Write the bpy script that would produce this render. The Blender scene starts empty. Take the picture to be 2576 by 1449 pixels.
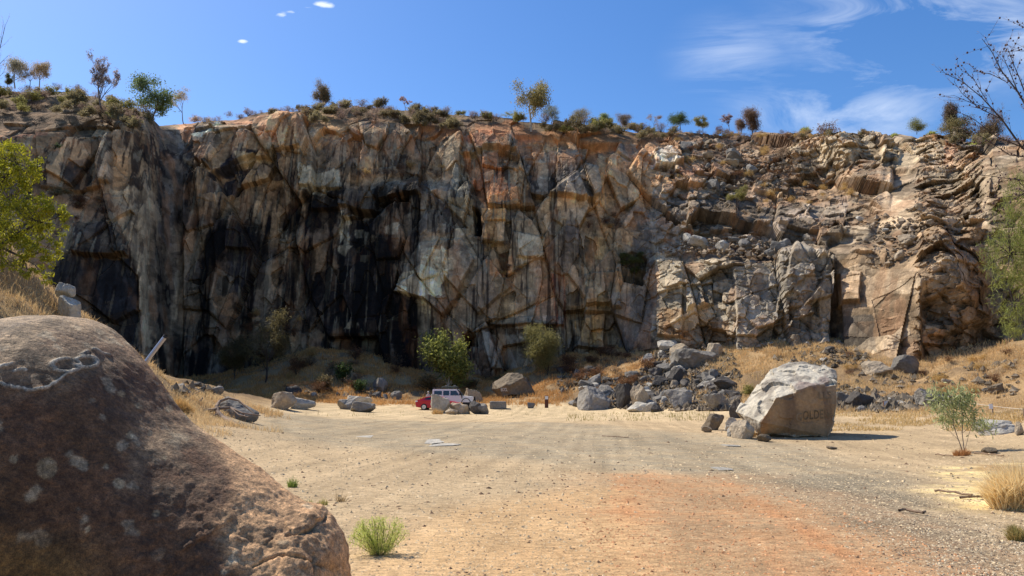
import bpy, bmesh, math, random
import numpy as np
from mathutils import Vector, Matrix

# ------------------------------------------------------------------ camera, sky, sun
sc = bpy.context.scene
COL = sc.collection
CAM_Z = 1.6
F = 1874.0                      # focal length in units of a 2576 px wide picture
PITCH = math.atan((992 - 724.5) / F)
cam = bpy.data.cameras.new("camera"); cam_o = bpy.data.objects.new("camera", cam); COL.objects.link(cam_o)
cam_o.location = (0, 0, CAM_Z); cam_o.rotation_euler = (math.radians(90) + PITCH, 0, 0)
cam.sensor_width = 36; cam.lens = 36 * F / 2576; cam.clip_end = 3000; cam.clip_start = .05
sc.camera = cam_o
SUN_EL, SUN_AZ = 50.0, 55.0     # azimuth measured from +Y towards -X
sun = bpy.data.lights.new("sun", 'SUN'); sun.energy = 3.6; sun.angle = math.radians(.53); sun.color = (1, .93, .82)
sun_o = bpy.data.objects.new("sun", sun); COL.objects.link(sun_o)
_e, _a = math.radians(SUN_EL), math.radians(SUN_AZ)
SUNV = Vector((-math.sin(_a) * math.cos(_e), math.cos(_a) * math.cos(_e), math.sin(_e)))
sun_o.rotation_euler = SUNV.to_track_quat('Z', 'Y').to_euler(); sun_o.location = (-60, 60, 120)
sc.view_settings.view_transform = 'Standard'; sc.view_settings.look = 'None'
sc.view_settings.exposure = 0.85; sc.view_settings.gamma = 1
sc.cycles.max_bounces = 6; sc.cycles.diffuse_bounces = 4

def NT(nt, typ, **kw):
    n = nt.nodes.new(typ)
    for k, v in kw.items(): setattr(n, k, v)
    return n

def make_world():
    w = bpy.data.worlds.new("World"); sc.world = w; w.use_nodes = True
    nt = w.node_tree; nt.nodes.clear(); L = nt.links.new
    out = NT(nt, 'ShaderNodeOutputWorld'); bg = NT(nt, 'ShaderNodeBackground'); bg.inputs[1].default_value = .125
    sky = NT(nt, 'ShaderNodeTexSky'); sky.sky_type = 'NISHITA'; sky.sun_disc = False
    sky.sun_elevation = math.radians(SUN_EL); sky.sun_rotation = math.radians(-SUN_AZ)
    sky.air_density = 1.0; sky.dust_density = .6; sky.ozone_density = 2.0; sky.altitude = 200
    hs = NT(nt, 'ShaderNodeHueSaturation'); hs.inputs['Saturation'].default_value = 1.32; hs.inputs['Value'].default_value = .76; hs.inputs['Hue'].default_value = .507
    L(sky.outputs[0], hs.inputs['Color'])
    # cirrus streaks, by direction on the dome
    tc = NT(nt, 'ShaderNodeTexCoord')
    sep = NT(nt, 'ShaderNodeSeparateXYZ'); L(tc.outputs['Generated'], sep.inputs[0])
    def M(op, a, b=None, c=None):
        n = NT(nt, 'ShaderNodeMath', operation=op)
        for i, v in enumerate((a, b, c)):
            if v is None: continue
            if isinstance(v, (int, float)): n.inputs[i].default_value = v
            else: L(v, n.inputs[i])
        return n.outputs[0]
    # gnomonic coordinates around +Y
    u = M('DIVIDE', sep.outputs[0], M('MAXIMUM', sep.outputs[1], .05)); v = M('DIVIDE', sep.outputs[2], M('MAXIMUM', sep.outputs[1], .05))
    comb = NT(nt, 'ShaderNodeCombineXYZ'); L(u, comb.inputs[0]); L(v, comb.inputs[1])
    mp = NT(nt, 'ShaderNodeMapping'); L(comb.outputs[0], mp.inputs[0])
    mp.inputs['Rotation'].default_value = (0, 0, math.radians(18)); mp.inputs['Scale'].default_value = (3.0, 11.0, 1)
    nz = NT(nt, 'ShaderNodeTexNoise'); nz.inputs['Scale'].default_value = 1.0; nz.inputs['Detail'].default_value = 7; nz.inputs['Roughness'].default_value = .62
    nz.inputs['Distortion'].default_value = 1.3
    L(mp.outputs[0], nz.inputs['Vector'])
    nb = NT(nt, 'ShaderNodeTexNoise'); nb.inputs['Scale'].default_value = 4.5; nb.inputs['Detail'].default_value = 3
    L(comb.outputs[0], nb.inputs['Vector'])
    def blob(cu, cv, ru, rv):
        du = M('DIVIDE', M('SUBTRACT', u, cu), ru); dv = M('DIVIDE', M('SUBTRACT', v, cv), rv)
        d = M('SQRT', M('ADD', M('MULTIPLY', du, du), M('MULTIPLY', dv, dv)))
        mr = NT(nt, 'ShaderNodeMapRange'); mr.interpolation_type = 'SMOOTHSTEP'
        L(d, mr.inputs[0]); mr.inputs[1].default_value = 1.0; mr.inputs[2].default_value = 0.0
        return mr.outputs[0]
    U = lambda dx, dy: dirpt(dx, dy)
    masks = []
    for dx, dy, rx, ry, s in ((2330, 70, 560, 190, 1.1), (2560, 110, 380, 150, 1.35), (2130, 275, 400, 110, 1.1), (2250, 200, 420, 120, .8), (1850, 150, 220, 160, .6)):
        cu, cv = U(dx, dy); masks.append(M('MULTIPLY', blob(cu, cv, rx / F * 1.05, ry / F * 1.1), s))
    m = masks[0]
    for k in masks[1:]: m = M('MAXIMUM', m, k)
    mr = NT(nt, 'ShaderNodeMapRange'); L(M('ADD', M('MULTIPLY', nz.outputs[0], .75), M('MULTIPLY', nb.outputs[0], .35)), mr.inputs[0]); mr.inputs[1].default_value = .50; mr.inputs[2].default_value = .74
    cir = M('MULTIPLY', m, mr.outputs[0])
    # three small bright puffs
    pn = NT(nt, 'ShaderNodeTexNoise'); pn.inputs['Scale'].default_value = 60; pn.inputs['Detail'].default_value = 5
    mp2 = NT(nt, 'ShaderNodeMapping'); L(comb.outputs[0], mp2.inputs[0]); mp2.inputs['Rotation'].default_value = (0, 0, math.radians(-14)); mp2.inputs['Scale'].default_value = (.5, 1.3, 1)
    L(mp2.outputs[0], pn.inputs['Vector'])
    pf = None
    for dx, dy, rx, ry, s in ((818, 12, 62, 15, 1.0), (775, 19, 40, 10, .9), (610, 104, 24, 10, .9), (705, 38, 40, 14, .45), (735, 30, 25, 8, .5)):
        cu, cv = U(dx, dy); b = M('MULTIPLY', blob(cu, cv, rx / F, ry / F), s); pf = b if pf is None else M('MAXIMUM', pf, b)
    mr2 = NT(nt, 'ShaderNodeMapRange'); L(M('ADD', M('MULTIPLY', pf, 1.1), M('MULTIPLY', M('SUBTRACT', pn.outputs[0], .5), 2.6)), mr2.inputs[0]); mr2.inputs[1].default_value = .45; mr2.inputs[2].default_value = 1.15
    cl = M('MAXIMUM', M('MULTIPLY', cir, .8), M('MULTIPLY', mr2.outputs[0], M('MINIMUM', M('MULTIPLY', pf, 2.5), .9)))
    front = M('GREATER_THAN', sep.outputs[1], .05)
    cl = M('MULTIPLY', cl, front)
    mx = NT(nt, 'ShaderNodeMixRGB'); L(cl, mx.inputs[0]); L(hs.outputs[0], mx.inputs[1]); mx.inputs[2].default_value = (4.6, 5.0, 5.6, 1)
    L(mx.outputs[0], bg.inputs[0]); L(bg.outputs[0], out.inputs[0])

_cp, _sp = math.cos(PITCH), math.sin(PITCH)
def at(dx, dy, Y):
    """world point at depth Y seen along the direction (dx, dy)"""
    dx = np.asarray(dx, float); dy = np.asarray(dy, float); Y = np.asarray(Y, float)
    xc = (dx - 1288) / F; yc = (724.5 - dy) / F
    t = Y / (_cp - yc * _sp)
    return np.stack(np.broadcast_arrays(xc * t, Y + 0 * t, CAM_Z + t * (_sp + yc * _cp)), -1)
def dirpt(dx, dy):
    p = at(dx, dy, 1.0); return float(p[0]), float(p[2] - CAM_Z)
def proj(P):
    P = np.asarray(P, float); x = P[..., 0]; y = P[..., 1]; z = P[..., 2] - CAM_Z
    w = y * _cp + z * _sp; v = -y * _sp + z * _cp
    return 1288 + F * x / w, 724.5 - F * v / w
make_world()

# ------------------------------------------------------------------ helpers
def lin(c):
    c = np.asarray(c, float) / 255.0
    return np.where(c <= .04045, c / 12.92, ((c + .055) / 1.055) ** 2.4)

def hash01(*ks):
    h = np.zeros(np.broadcast(*ks).shape, np.uint64)
    for i, k in enumerate(ks):
        k = (np.asarray(k).astype(np.int64) + 100003).astype(np.uint64)
        h = (h ^ (k * np.uint64([73856093, 19349663, 83492791, 49979687][i % 4]))) * np.uint64(0x9E3779B97F4A7C15)
        h ^= h >> np.uint64(29)
    h = h * np.uint64(0xBF58476D1CE4E5B9); h ^= h >> np.uint64(32)
    return (h & np.uint64(0xFFFFFF)).astype(float) / float(0xFFFFFF)

def vnoise(P, seed=0):
    P = np.asarray(P, float); i = np.floor(P).astype(np.int64); f = P - i; f = f * f * (3 - 2 * f)
    r = 0
    for a in (0, 1):
        for b in (0, 1):
            for c in (0, 1):
                w = (f[..., 0] if a else 1 - f[..., 0]) * (f[..., 1] if b else 1 - f[..., 1]) * (f[..., 2] if c else 1 - f[..., 2])
                r = r + w * hash01(i[..., 0] + a, i[..., 1] + b, i[..., 2] + c, seed)
    return r
def fbm(P, oct=4, seed=0, gain=.5):
    r = 0; a = 1; s = 0
    for o in range(oct):
        r = r + a * vnoise(np.asarray(P) * (2.03 ** o) + o * 17.3, seed + o); s += a; a *= gain
    return r / s

def facet(P, seed, tilt=1.0, off=1.0, ids=False):
    """planar facets over a jittered cell pattern: returns height, distance to the nearest joint"""
    i = np.floor(P).astype(np.int64)
    b1 = np.full(P.shape[:-1], 9e9); b2 = b1.copy(); h = np.zeros(P.shape[:-1]); rid = h.copy()
    for a in (-1, 0, 1):
        for b in (-1, 0, 1):
            for c in (-1, 0, 1):
                q = i + np.array([a, b, c])
                o = np.stack([hash01(q[..., 0], q[..., 1], q[..., 2], seed + k) for k in range(3)], -1)
                d = P - (q + .1 + .8 * o)
                dd = (d * d).sum(-1)
                g = np.stack([hash01(q[..., 0], q[..., 1], q[..., 2], seed + 7 + k) for k in range(3)], -1) - .5
                hh = off * (hash01(q[..., 0], q[..., 1], q[..., 2], seed + 5) - .5) + tilt * (g * d).sum(-1) * 1.4
                m = dd < b1
                b2 = np.where(m, b1, np.minimum(b2, dd)); b1 = np.where(m, dd, b1); h = np.where(m, hh, h)
                if ids: rid = np.where(m, hash01(q[..., 0], q[..., 1], q[..., 2], seed + 21), rid)
    if ids: return h, np.sqrt(b2) - np.sqrt(b1), rid
    return h, np.sqrt(b2) - np.sqrt(b1)

def sstep(a, b, x):
    t = np.clip((x - a) / (b - a), 0, 1); return t * t * (3 - 2 * t)

def poly_sd(px, py, poly):
    """signed distance (positive inside) of points to a polygon"""
    poly = np.asarray(poly, float); n = len(poly)
    d = np.full(px.shape, 1e18); ins = np.zeros(px.shape, bool)
    for k in range(n):
        x0, y0 = poly[k]; x1, y1 = poly[(k + 1) % n]
        ex, ey = x1 - x0, y1 - y0
        t = np.clip(((px - x0) * ex + (py - y0) * ey) / (ex * ex + ey * ey + 1e-9), 0, 1)
        d = np.minimum(d, (px - x0 - t * ex) ** 2 + (py - y0 - t * ey) ** 2)
        c = ((y0 > py) != (y1 > py)) & (px < (x1 - x0) * (py - y0) / (y1 - y0 + 1e-12) + x0)
        ins ^= c
    d = np.sqrt(d); return np.where(ins, d, -d)
def line_d(px, py, pts):
    d = np.full(px.shape, 1e18); pts = np.asarray(pts, float)
    for (x0, y0), (x1, y1) in zip(pts[:-1], pts[1:]):
        ex, ey = x1 - x0, y1 - y0
        t = np.clip(((px - x0) * ex + (py - y0) * ey) / (ex * ex + ey * ey + 1e-9), 0, 1)
        d = np.minimum(d, (px - x0 - t * ex) ** 2 + (py - y0 - t * ey) ** 2)
    return np.sqrt(d)

def mesh_np(name, V, Fc, cols=None, smooth=False):
    me = bpy.data.meshes.new(name); V = np.asarray(V, np.float32); Fc = np.asarray(Fc, np.int32)
    nf, k = Fc.shape
    me.vertices.add(len(V)); me.vertices.foreach_set('co', V.ravel())
    me.loops.add(nf * k); me.loops.foreach_set('vertex_index', Fc.ravel())
    me.polygons.add(nf); me.polygons.foreach_set('loop_start', np.arange(0, nf * k, k, dtype=np.int32))
    me.polygons.foreach_set('loop_total', np.full(nf, k, np.int32))
    me.polygons.foreach_set('use_smooth', np.full(nf, smooth, bool))
    if cols is not None:
        a = me.color_attributes.new('Col', 'FLOAT_COLOR', 'POINT')
        c = np.ones((len(V), 4), np.float32); c[:, :3] = cols; a.data.foreach_set('color', c.ravel())
    me.update(); me.validate(); return me

def link(name, me, mat=None, parent=None):
    o = bpy.data.objects.new(name, me); COL.objects.link(o)
    if mat is not None and me is not None and len(me.materials) == 0: me.materials.append(mat)
    if parent is not None: o.parent = parent
    return o
def tag(o, label, cat, group=None):
    o['label'] = label; o['category'] = cat
    if group: o['group'] = group
    return o
def kind(o, k): o['kind'] = k; return o
def empty(name, label, cat, loc, group=None, rotz=0):
    o = bpy.data.objects.new(name, None); COL.objects.link(o); o.location = [float(c) for c in loc]; o.rotation_euler = (0, 0, rotz)
    o.empty_display_size = .2
    return tag(o, label, cat, group)
def dup(root, loc, rotz=0, scale=None, label=None, group=None):
    r = root.copy(); COL.objects.link(r); r.location = [float(c) for c in loc]; r.rotation_euler = (0, 0, rotz)
    if scale is not None: r.scale = scale
    if label: r['label'] = label
    if group: r['group'] = group
    for ch in list(root.children):
        c = ch.copy(); COL.objects.link(c); c.parent = r
        for g in list(ch.children):
            d = g.copy(); COL.objects.link(d); d.parent = c
    return r

def grid_faces(nr, nc):
    i = np.arange((nr - 1) * (nc - 1)); r = i // (nc - 1); c = i % (nc - 1); a = r * nc + c
    return np.stack([a, a + 1, a + nc + 1, a + nc], -1)

# ------------------------------------------------------------------ materials
def mat(name, color=(.5, .5, .5), rough=.8, attr=False, noise=None, bump=None, metallic=0, transl=0, spec=.3, rand=0, coord='Object', emis=None, gain=1.0, joints=False):
    """noise: list of (scale xyz, detail, lo, hi, dark multiplier, light multiplier); bump: list of (scale, strength, distance)"""
    m = bpy.data.materials.new(name); m.use_nodes = True; nt = m.node_tree; L = nt.links.new
    b = nt.nodes['Principled BSDF']; out = nt.nodes['Material Output']
    b.inputs['Roughness'].default_value = rough; b.inputs['Metallic'].default_value = metallic; b.inputs['Specular IOR Level'].default_value = spec
    if attr:
        a = NT(nt, 'ShaderNodeAttribute'); a.attribute_name = 'Col'; c = a.outputs['Color']
    else:
        rgb = NT(nt, 'ShaderNodeRGB'); rgb.outputs[0].default_value = (*color, 1); c = rgb.outputs[0]
    tc = NT(nt, 'ShaderNodeTexCoord'); co = tc.outputs[coord]
    def mul(c, fac_socket, lo, hi):
        mr = NT(nt, 'ShaderNodeMapRange'); L(fac_socket, mr.inputs[0])
        mr.inputs[1].default_value, mr.inputs[2].default_value, mr.inputs[3].default_value, mr.inputs[4].default_value = lo[0], lo[1], hi[0], hi[1]
        vm = NT(nt, 'ShaderNodeVectorMath', operation='SCALE'); L(c, vm.inputs[0]); L(mr.outputs[0], vm.inputs['Scale']); return vm.outputs[0]
    for n in (noise or []):
        (sx, sy, sz), det, lo, hi, d0, d1 = n
        mp = NT(nt, 'ShaderNodeMapping'); L(co, mp.inputs[0]); mp.inputs['Scale'].default_value = (sx, sy, sz)
        nz = NT(nt, 'ShaderNodeTexNoise'); nz.inputs['Scale'].default_value = 1; nz.inputs['Detail'].default_value = det; nz.inputs['Roughness'].default_value = .6
        L(mp.outputs[0], nz.inputs['Vector']); c = mul(c, nz.outputs[0], (lo, hi), (d0, d1))
    if rand:
        oi = NT(nt, 'ShaderNodeObjectInfo'); c = mul(c, oi.outputs['Random'], (0, 1), (1 - rand, 1 + rand))
    L(c, b.inputs['Base Color'])
    nrm = None
    if joints:
        for (sx, sy, sz), lo, di in (((.55, .3, .30), .86, .22), ((1.5, .8, 1.0), .84, .10)):
            mp = NT(nt, 'ShaderNodeMapping'); L(co, mp.inputs[0]); mp.inputs['Scale'].default_value = (sx, sy, sz); mp.inputs['Rotation'].default_value = (0, .22, 0)
            nzw = NT(nt, 'ShaderNodeTexNoise'); nzw.inputs['Scale'].default_value = 1.2; L(mp.outputs[0], nzw.inputs['Vector']); va = NT(nt, 'ShaderNodeVectorMath', operation='SCALE'); L(nzw.outputs['Color'], va.inputs[0]); va.inputs['Scale'].default_value = .35
            vb = NT(nt, 'ShaderNodeVectorMath', operation='ADD'); L(mp.outputs[0], vb.inputs[0]); L(va.outputs[0], vb.inputs[1])
            v1 = NT(nt, 'ShaderNodeTexVoronoi'); v1.inputs['Scale'].default_value = 1; L(vb.outputs[0], v1.inputs['Vector']); sp = NT(nt, 'ShaderNodeSeparateColor'); L(v1.outputs['Color'], sp.inputs[0]); c = mul(c, sp.outputs[0], (0, 1), (lo, 2 - lo))
            v2 = NT(nt, 'ShaderNodeTexVoronoi', feature='DISTANCE_TO_EDGE'); v2.inputs['Scale'].default_value = 1; L(vb.outputs[0], v2.inputs['Vector']); mr = NT(nt, 'ShaderNodeMapRange'); L(v2.outputs['Distance'], mr.inputs[0]); mr.inputs[1].default_value = 0; mr.inputs[2].default_value = .09
            bp = NT(nt, 'ShaderNodeBump'); bp.inputs['Strength'].default_value = .35; bp.inputs['Distance'].default_value = di * .6; L(mr.outputs[0], bp.inputs['Height'])
            if nrm is not None: L(nrm, bp.inputs['Normal'])
            nrm = bp.outputs[0]
        L(c, b.inputs['Base Color'])
    for (s, st, di) in (bump or []):
        nz = NT(nt, 'ShaderNodeTexNoise'); nz.inputs['Scale'].default_value = s; nz.inputs['Detail'].default_value = 6; nz.inputs['Roughness'].default_value = .65; L(co, nz.inputs['Vector'])
        bp = NT(nt, 'ShaderNodeBump'); bp.inputs['Strength'].default_value = st; bp.inputs['Distance'].default_value = di; L(nz.outputs[0], bp.inputs['Height'])
        if nrm is not None: L(nrm, bp.inputs['Normal'])
        nrm = bp.outputs[0]
    if nrm is not None: L(nrm, b.inputs['Normal'])
    if transl:
        tr = NT(nt, 'ShaderNodeBsdfTranslucent'); L(c, tr.inputs[0]); mx = NT(nt, 'ShaderNodeMixShader'); mx.inputs[0].default_value = transl
        L(b.outputs[0], mx.inputs[1]); L(tr.outputs[0], mx.inputs[2]); L(mx.outputs[0], out.inputs[0])
    return m
M = {}
M['cliff'] = mat(joints=True, name='cliff_rock', attr=True, rough=.9, spec=.08, noise=[((.9, .9, .5), 6, .3, .7, .78, 1.22), ((5, 5, 2.2), 6, .3, .7, .8, 1.2)], bump=[(2.2, .3, .2), (9, .3, .05)])
M['ground'] = mat('gravel_ground', attr=True, rough=.95, spec=.1, noise=[((.35, .5, .4), 6, .3, .7, .86, 1.12), ((7, 11, 7), 6, .35, .65, .74, 1.2), ((45, 60, 45), 3, .3, .7, .68, 1.28)], bump=[(14, .7, .06), (60, .5, .02)])
M['grass'] = mat('dry_grass_blades', attr=True, rough=.9, transl=.35, spec=.1)
M['leaf'] = mat('leaves', attr=True, rough=.6, transl=.5, spec=.25, rand=.12)
M['bark_dark'] = mat('dark_bark', (.055, .042, .036), noise=[((6, 6, 2), 4, .3, .7, .6, 1.5)])
M['bark_pale'] = mat('pale_bark', (.42, .38, .32), noise=[((4, 4, 1.2), 4, .3, .7, .6, 1.2)])
M['bark_grey'] = mat('grey_bark', (.16, .125, .105), noise=[((6, 6, 2), 4, .3, .7, .6, 1.5)])
RB = [(1.6, .6, .25), (8, .4, .05)]
RN = [((.8, .8, .8), 5, .3, .7, .7, 1.25), ((6, 6, 6), 5, .3, .7, .8, 1.2)]
M['rock_grey'] = mat('grey_rock', (.205, .186, .158), rough=.85, noise=RN, bump=RB, rand=.3)
M['rock_dark'] = mat('dark_rock', (.092, .08, .068), rough=.85, noise=RN, bump=RB, rand=.3)
M['rock_tan'] = mat('tan_rock', (.34, .27, .185), rough=.85, noise=RN, bump=RB, rand=.2)
M['rock_pale'] = mat('pale_rock', (.42, .385, .32), rough=.85, noise=RN, bump=RB, rand=.12)
M['rock_brown'] = mat('brown_rock', (.17, .13, .085), rough=.85, noise=RN, bump=RB, rand=.12)
M['hero'] = mat('boulder_granite', attr=True, rough=.85, noise=[((1.2, 1.2, 1.2), 6, .3, .7, .8, 1.2), ((9, 9, 9), 6, .3, .7, .82, 1.18)], bump=[(3, .6, .15), (14, .45, .04)])
M['near'] = mat('weathered_granite', attr=True, rough=.8, spec=.35, noise=[((1.6, 1.6, 1.6), 6, .3, .7, .72, 1.3), ((14, 14, 14), 6, .3, .7, .62, 1.4), ((60, 60, 60), 4, .32, .68, .62, 1.42), ((170, 170, 170), 2, .35, .65, .7, 1.35)], bump=[(5, .5, .06), (30, .8, .022), (110, .6, .006)])

# ------------------------------------------------------------------ terrain
CP = []
def w3(x, y, z): CP.append((x, y, z))
def d3(dx, dy, Y): p = at(dx, dy, Y); CP.append(tuple(p))
for q in ((0, 3, 0), (0, 8, 0), (-9, 12, .1), (9, 9, 0), (-25, 5, 2.5), (25, 5, .6), (0, -30, 0), (-60, -30, 2), (60, -30, 1), (0, 18, -.08), (0, 30, -.05), (0, 45, 0), (-6, 60, 0), (12, 50, -.08), (-12, 75, 0), (-2, 79, -.03),
          (14, 24, -.28), (11, 27, -.26), (9, 31, 0), (13, 31, 0), (15, 20, -.22), (19, 27, .0), (24, 26, 1.6), (34, 26, 4), (-8, 30, .1), (-8, 22, 0), (-20, 20, 2.6), (-13, 25, 1.2), (-30, 30, 9.5), (-40, 45, 7), (-40, 70, 5), (-44, 82, 2.6),
          (-60, 80, 6), (60, 60, 9), (60, 90, 10), (0, 135, 9), (-60, 130, 9), (60, 130, 10), (0, 220, 9), (-150, 100, 12), (150, 100, 14), (150, 0, 6), (-150, 0, 8)): w3(*q)
for q in ((450, 1003, 97), (450, 955, 106), (480, 985, 88), (560, 965, 102), (640, 1010, 88), (700, 960, 98), (800, 882, 109), (900, 882, 111), (850, 950, 98), (1000, 930, 107), (1100, 945, 108), (1000, 1000, 92),
          (1150, 990, 95), (1250, 996, 95), (1270, 950, 106), (1400, 905, 104), (1400, 960, 95), (1400, 1015, 85), (1300, 1010, 88), (1500, 925, 100), (1500, 890, 106), (1500, 970, 90), (1550, 1030, 76),
          (1650, 880, 98), (1650, 950, 88), (1650, 1000, 80), (1650, 1035, 71), (1750, 1046, 56), (1850, 885, 89), (1850, 960, 77), (1800, 1030, 62), (2000, 870, 86.5), (2100, 882, 82), (2200, 905, 77), (2200, 960, 66),
          (2200, 1020, 54), (2200, 1045, 46), (2330, 950, 67), (2330, 1000, 54), (2330, 1040, 44), (2400, 1060, 38), (2500, 1090, 31), (2576, 1080, 32), (2576, 1020, 45), (2576, 950, 55), (2576, 870, 66), (2480, 885, 70), (2700, 850, 60), (2700, 1000, 40), (2900, 800, 50),
          (440, 1000, 40), (430, 985, 42), (380, 930, 38), (250, 850, 34), (140, 800, 31), (60, 690, 31), (0, 610, 31), (-200, 500, 31), (560, 1045, 42), (620, 1060, 40), (500, 1080, 33), (700, 1040, 58)): d3(*q)
CP = np.array(CP)
def _ker(a, b):
    d = np.sqrt(((a[:, None, :] - b[None, :, :]) ** 2).sum(-1)); return d
_K = _ker(CP[:, :2], CP[:, :2]) - .35 * np.eye(len(CP))
_A = np.block([[_K, np.c_[np.ones(len(CP))]], [np.ones((1, len(CP))), np.zeros((1, 1))]])
_sol = np.linalg.solve(_A, np.r_[CP[:, 2], 0])
def terr(x, y):
    x = np.asarray(x, float); y = np.asarray(y, float); sh = np.broadcast(x, y).shape
    q = np.stack(np.broadcast_arrays(x, y), -1).reshape(-1, 2); r = np.empty(len(q))
    for s in range(0, len(q), 40000): r[s:s + 40000] = _ker(q[s:s + 40000], CP[:, :2]) @ _sol[:-1] + _sol[-1]
    return r.reshape(sh)
def terrz(x, y):
    z = terr(x, y); x = np.asarray(x, float); y = np.asarray(y, float)
    P = np.stack(np.broadcast_arrays(x, y, 0 * x), -1)
    a = sstep(.3, 2.5, z)
    return z + a * ((fbm(P * .35, 3, 5) - .5) * 1.5 + (fbm(P * 1.3, 3, 9) - .5) * .5) + (fbm(P * .6, 3, 2) - .5) * .08
_gx = np.arange(-75, 75.01, .3); _gy = np.arange(0, 126.01, .3)
_GZ = terrz(*np.meshgrid(_gx, _gy))
def tz(x, y):
    u = np.clip((np.asarray(x, float) - _gx[0]) / .3, 0, len(_gx) - 1.001); v = np.clip((np.asarray(y, float) - _gy[0]) / .3, 0, len(_gy) - 1.001)
    i = u.astype(int); j = v.astype(int); a = u - i; b = v - j
    return (_GZ[j, i] * (1 - a) + _GZ[j, i + 1] * a) * (1 - b) + (_GZ[j + 1, i] * (1 - a) + _GZ[j + 1, i + 1] * a) * b
def hit(dx, dy):
    """ground point seen along a direction (first crossing of the terrain)"""
    dx = np.atleast_1d(np.asarray(dx, float)); dy = np.atleast_1d(np.asarray(dy, float))
    done = np.zeros(dx.shape, bool); res = at(dx, dy, 110.0)
    for Y in np.concatenate([np.arange(3, 30, .25), np.arange(30, 125, .5)]):
        p = at(dx, dy, Y); m = (p[:, 2] <= tz(p[:, 0], p[:, 1])) & ~done; res[m] = p[m]; done |= m
        if done.all(): break
    lo = res[:, 1] - .5; hi = res[:, 1].copy()
    for _ in range(8):
        mid = (lo + hi) / 2; p = at(dx, dy, mid); b = p[:, 2] <= tz(p[:, 0], p[:, 1])
        hi = np.where(b, mid, hi); lo = np.where(b, lo, mid)
    p = at(dx, dy, hi); p[:, 2] = tz(p[:, 0], p[:, 1]); return p
def hit1(dx, dy): return hit([dx], [dy])[0]
def gw(dx, dy):
    """world x,y of a direction on the flat quarry floor"""
    Y = np.asarray(CAM_Z * F / (np.asarray(dy, float) - 992)); p = at(dx, dy, Y); return p[..., 0], p[..., 1]
def gpoly(pts): return [tuple(float(c) for c in gw(*p)) for p in pts]

def axis(segs):
    out = [segs[0][0]]
    for a, b, s0, s1 in segs:
        x = a
        while x < b - 1e-6:
            t = (x - a) / (b - a); x += s0 + (s1 - s0) * t; out.append(min(x, b))
    return np.array(out)

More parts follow.
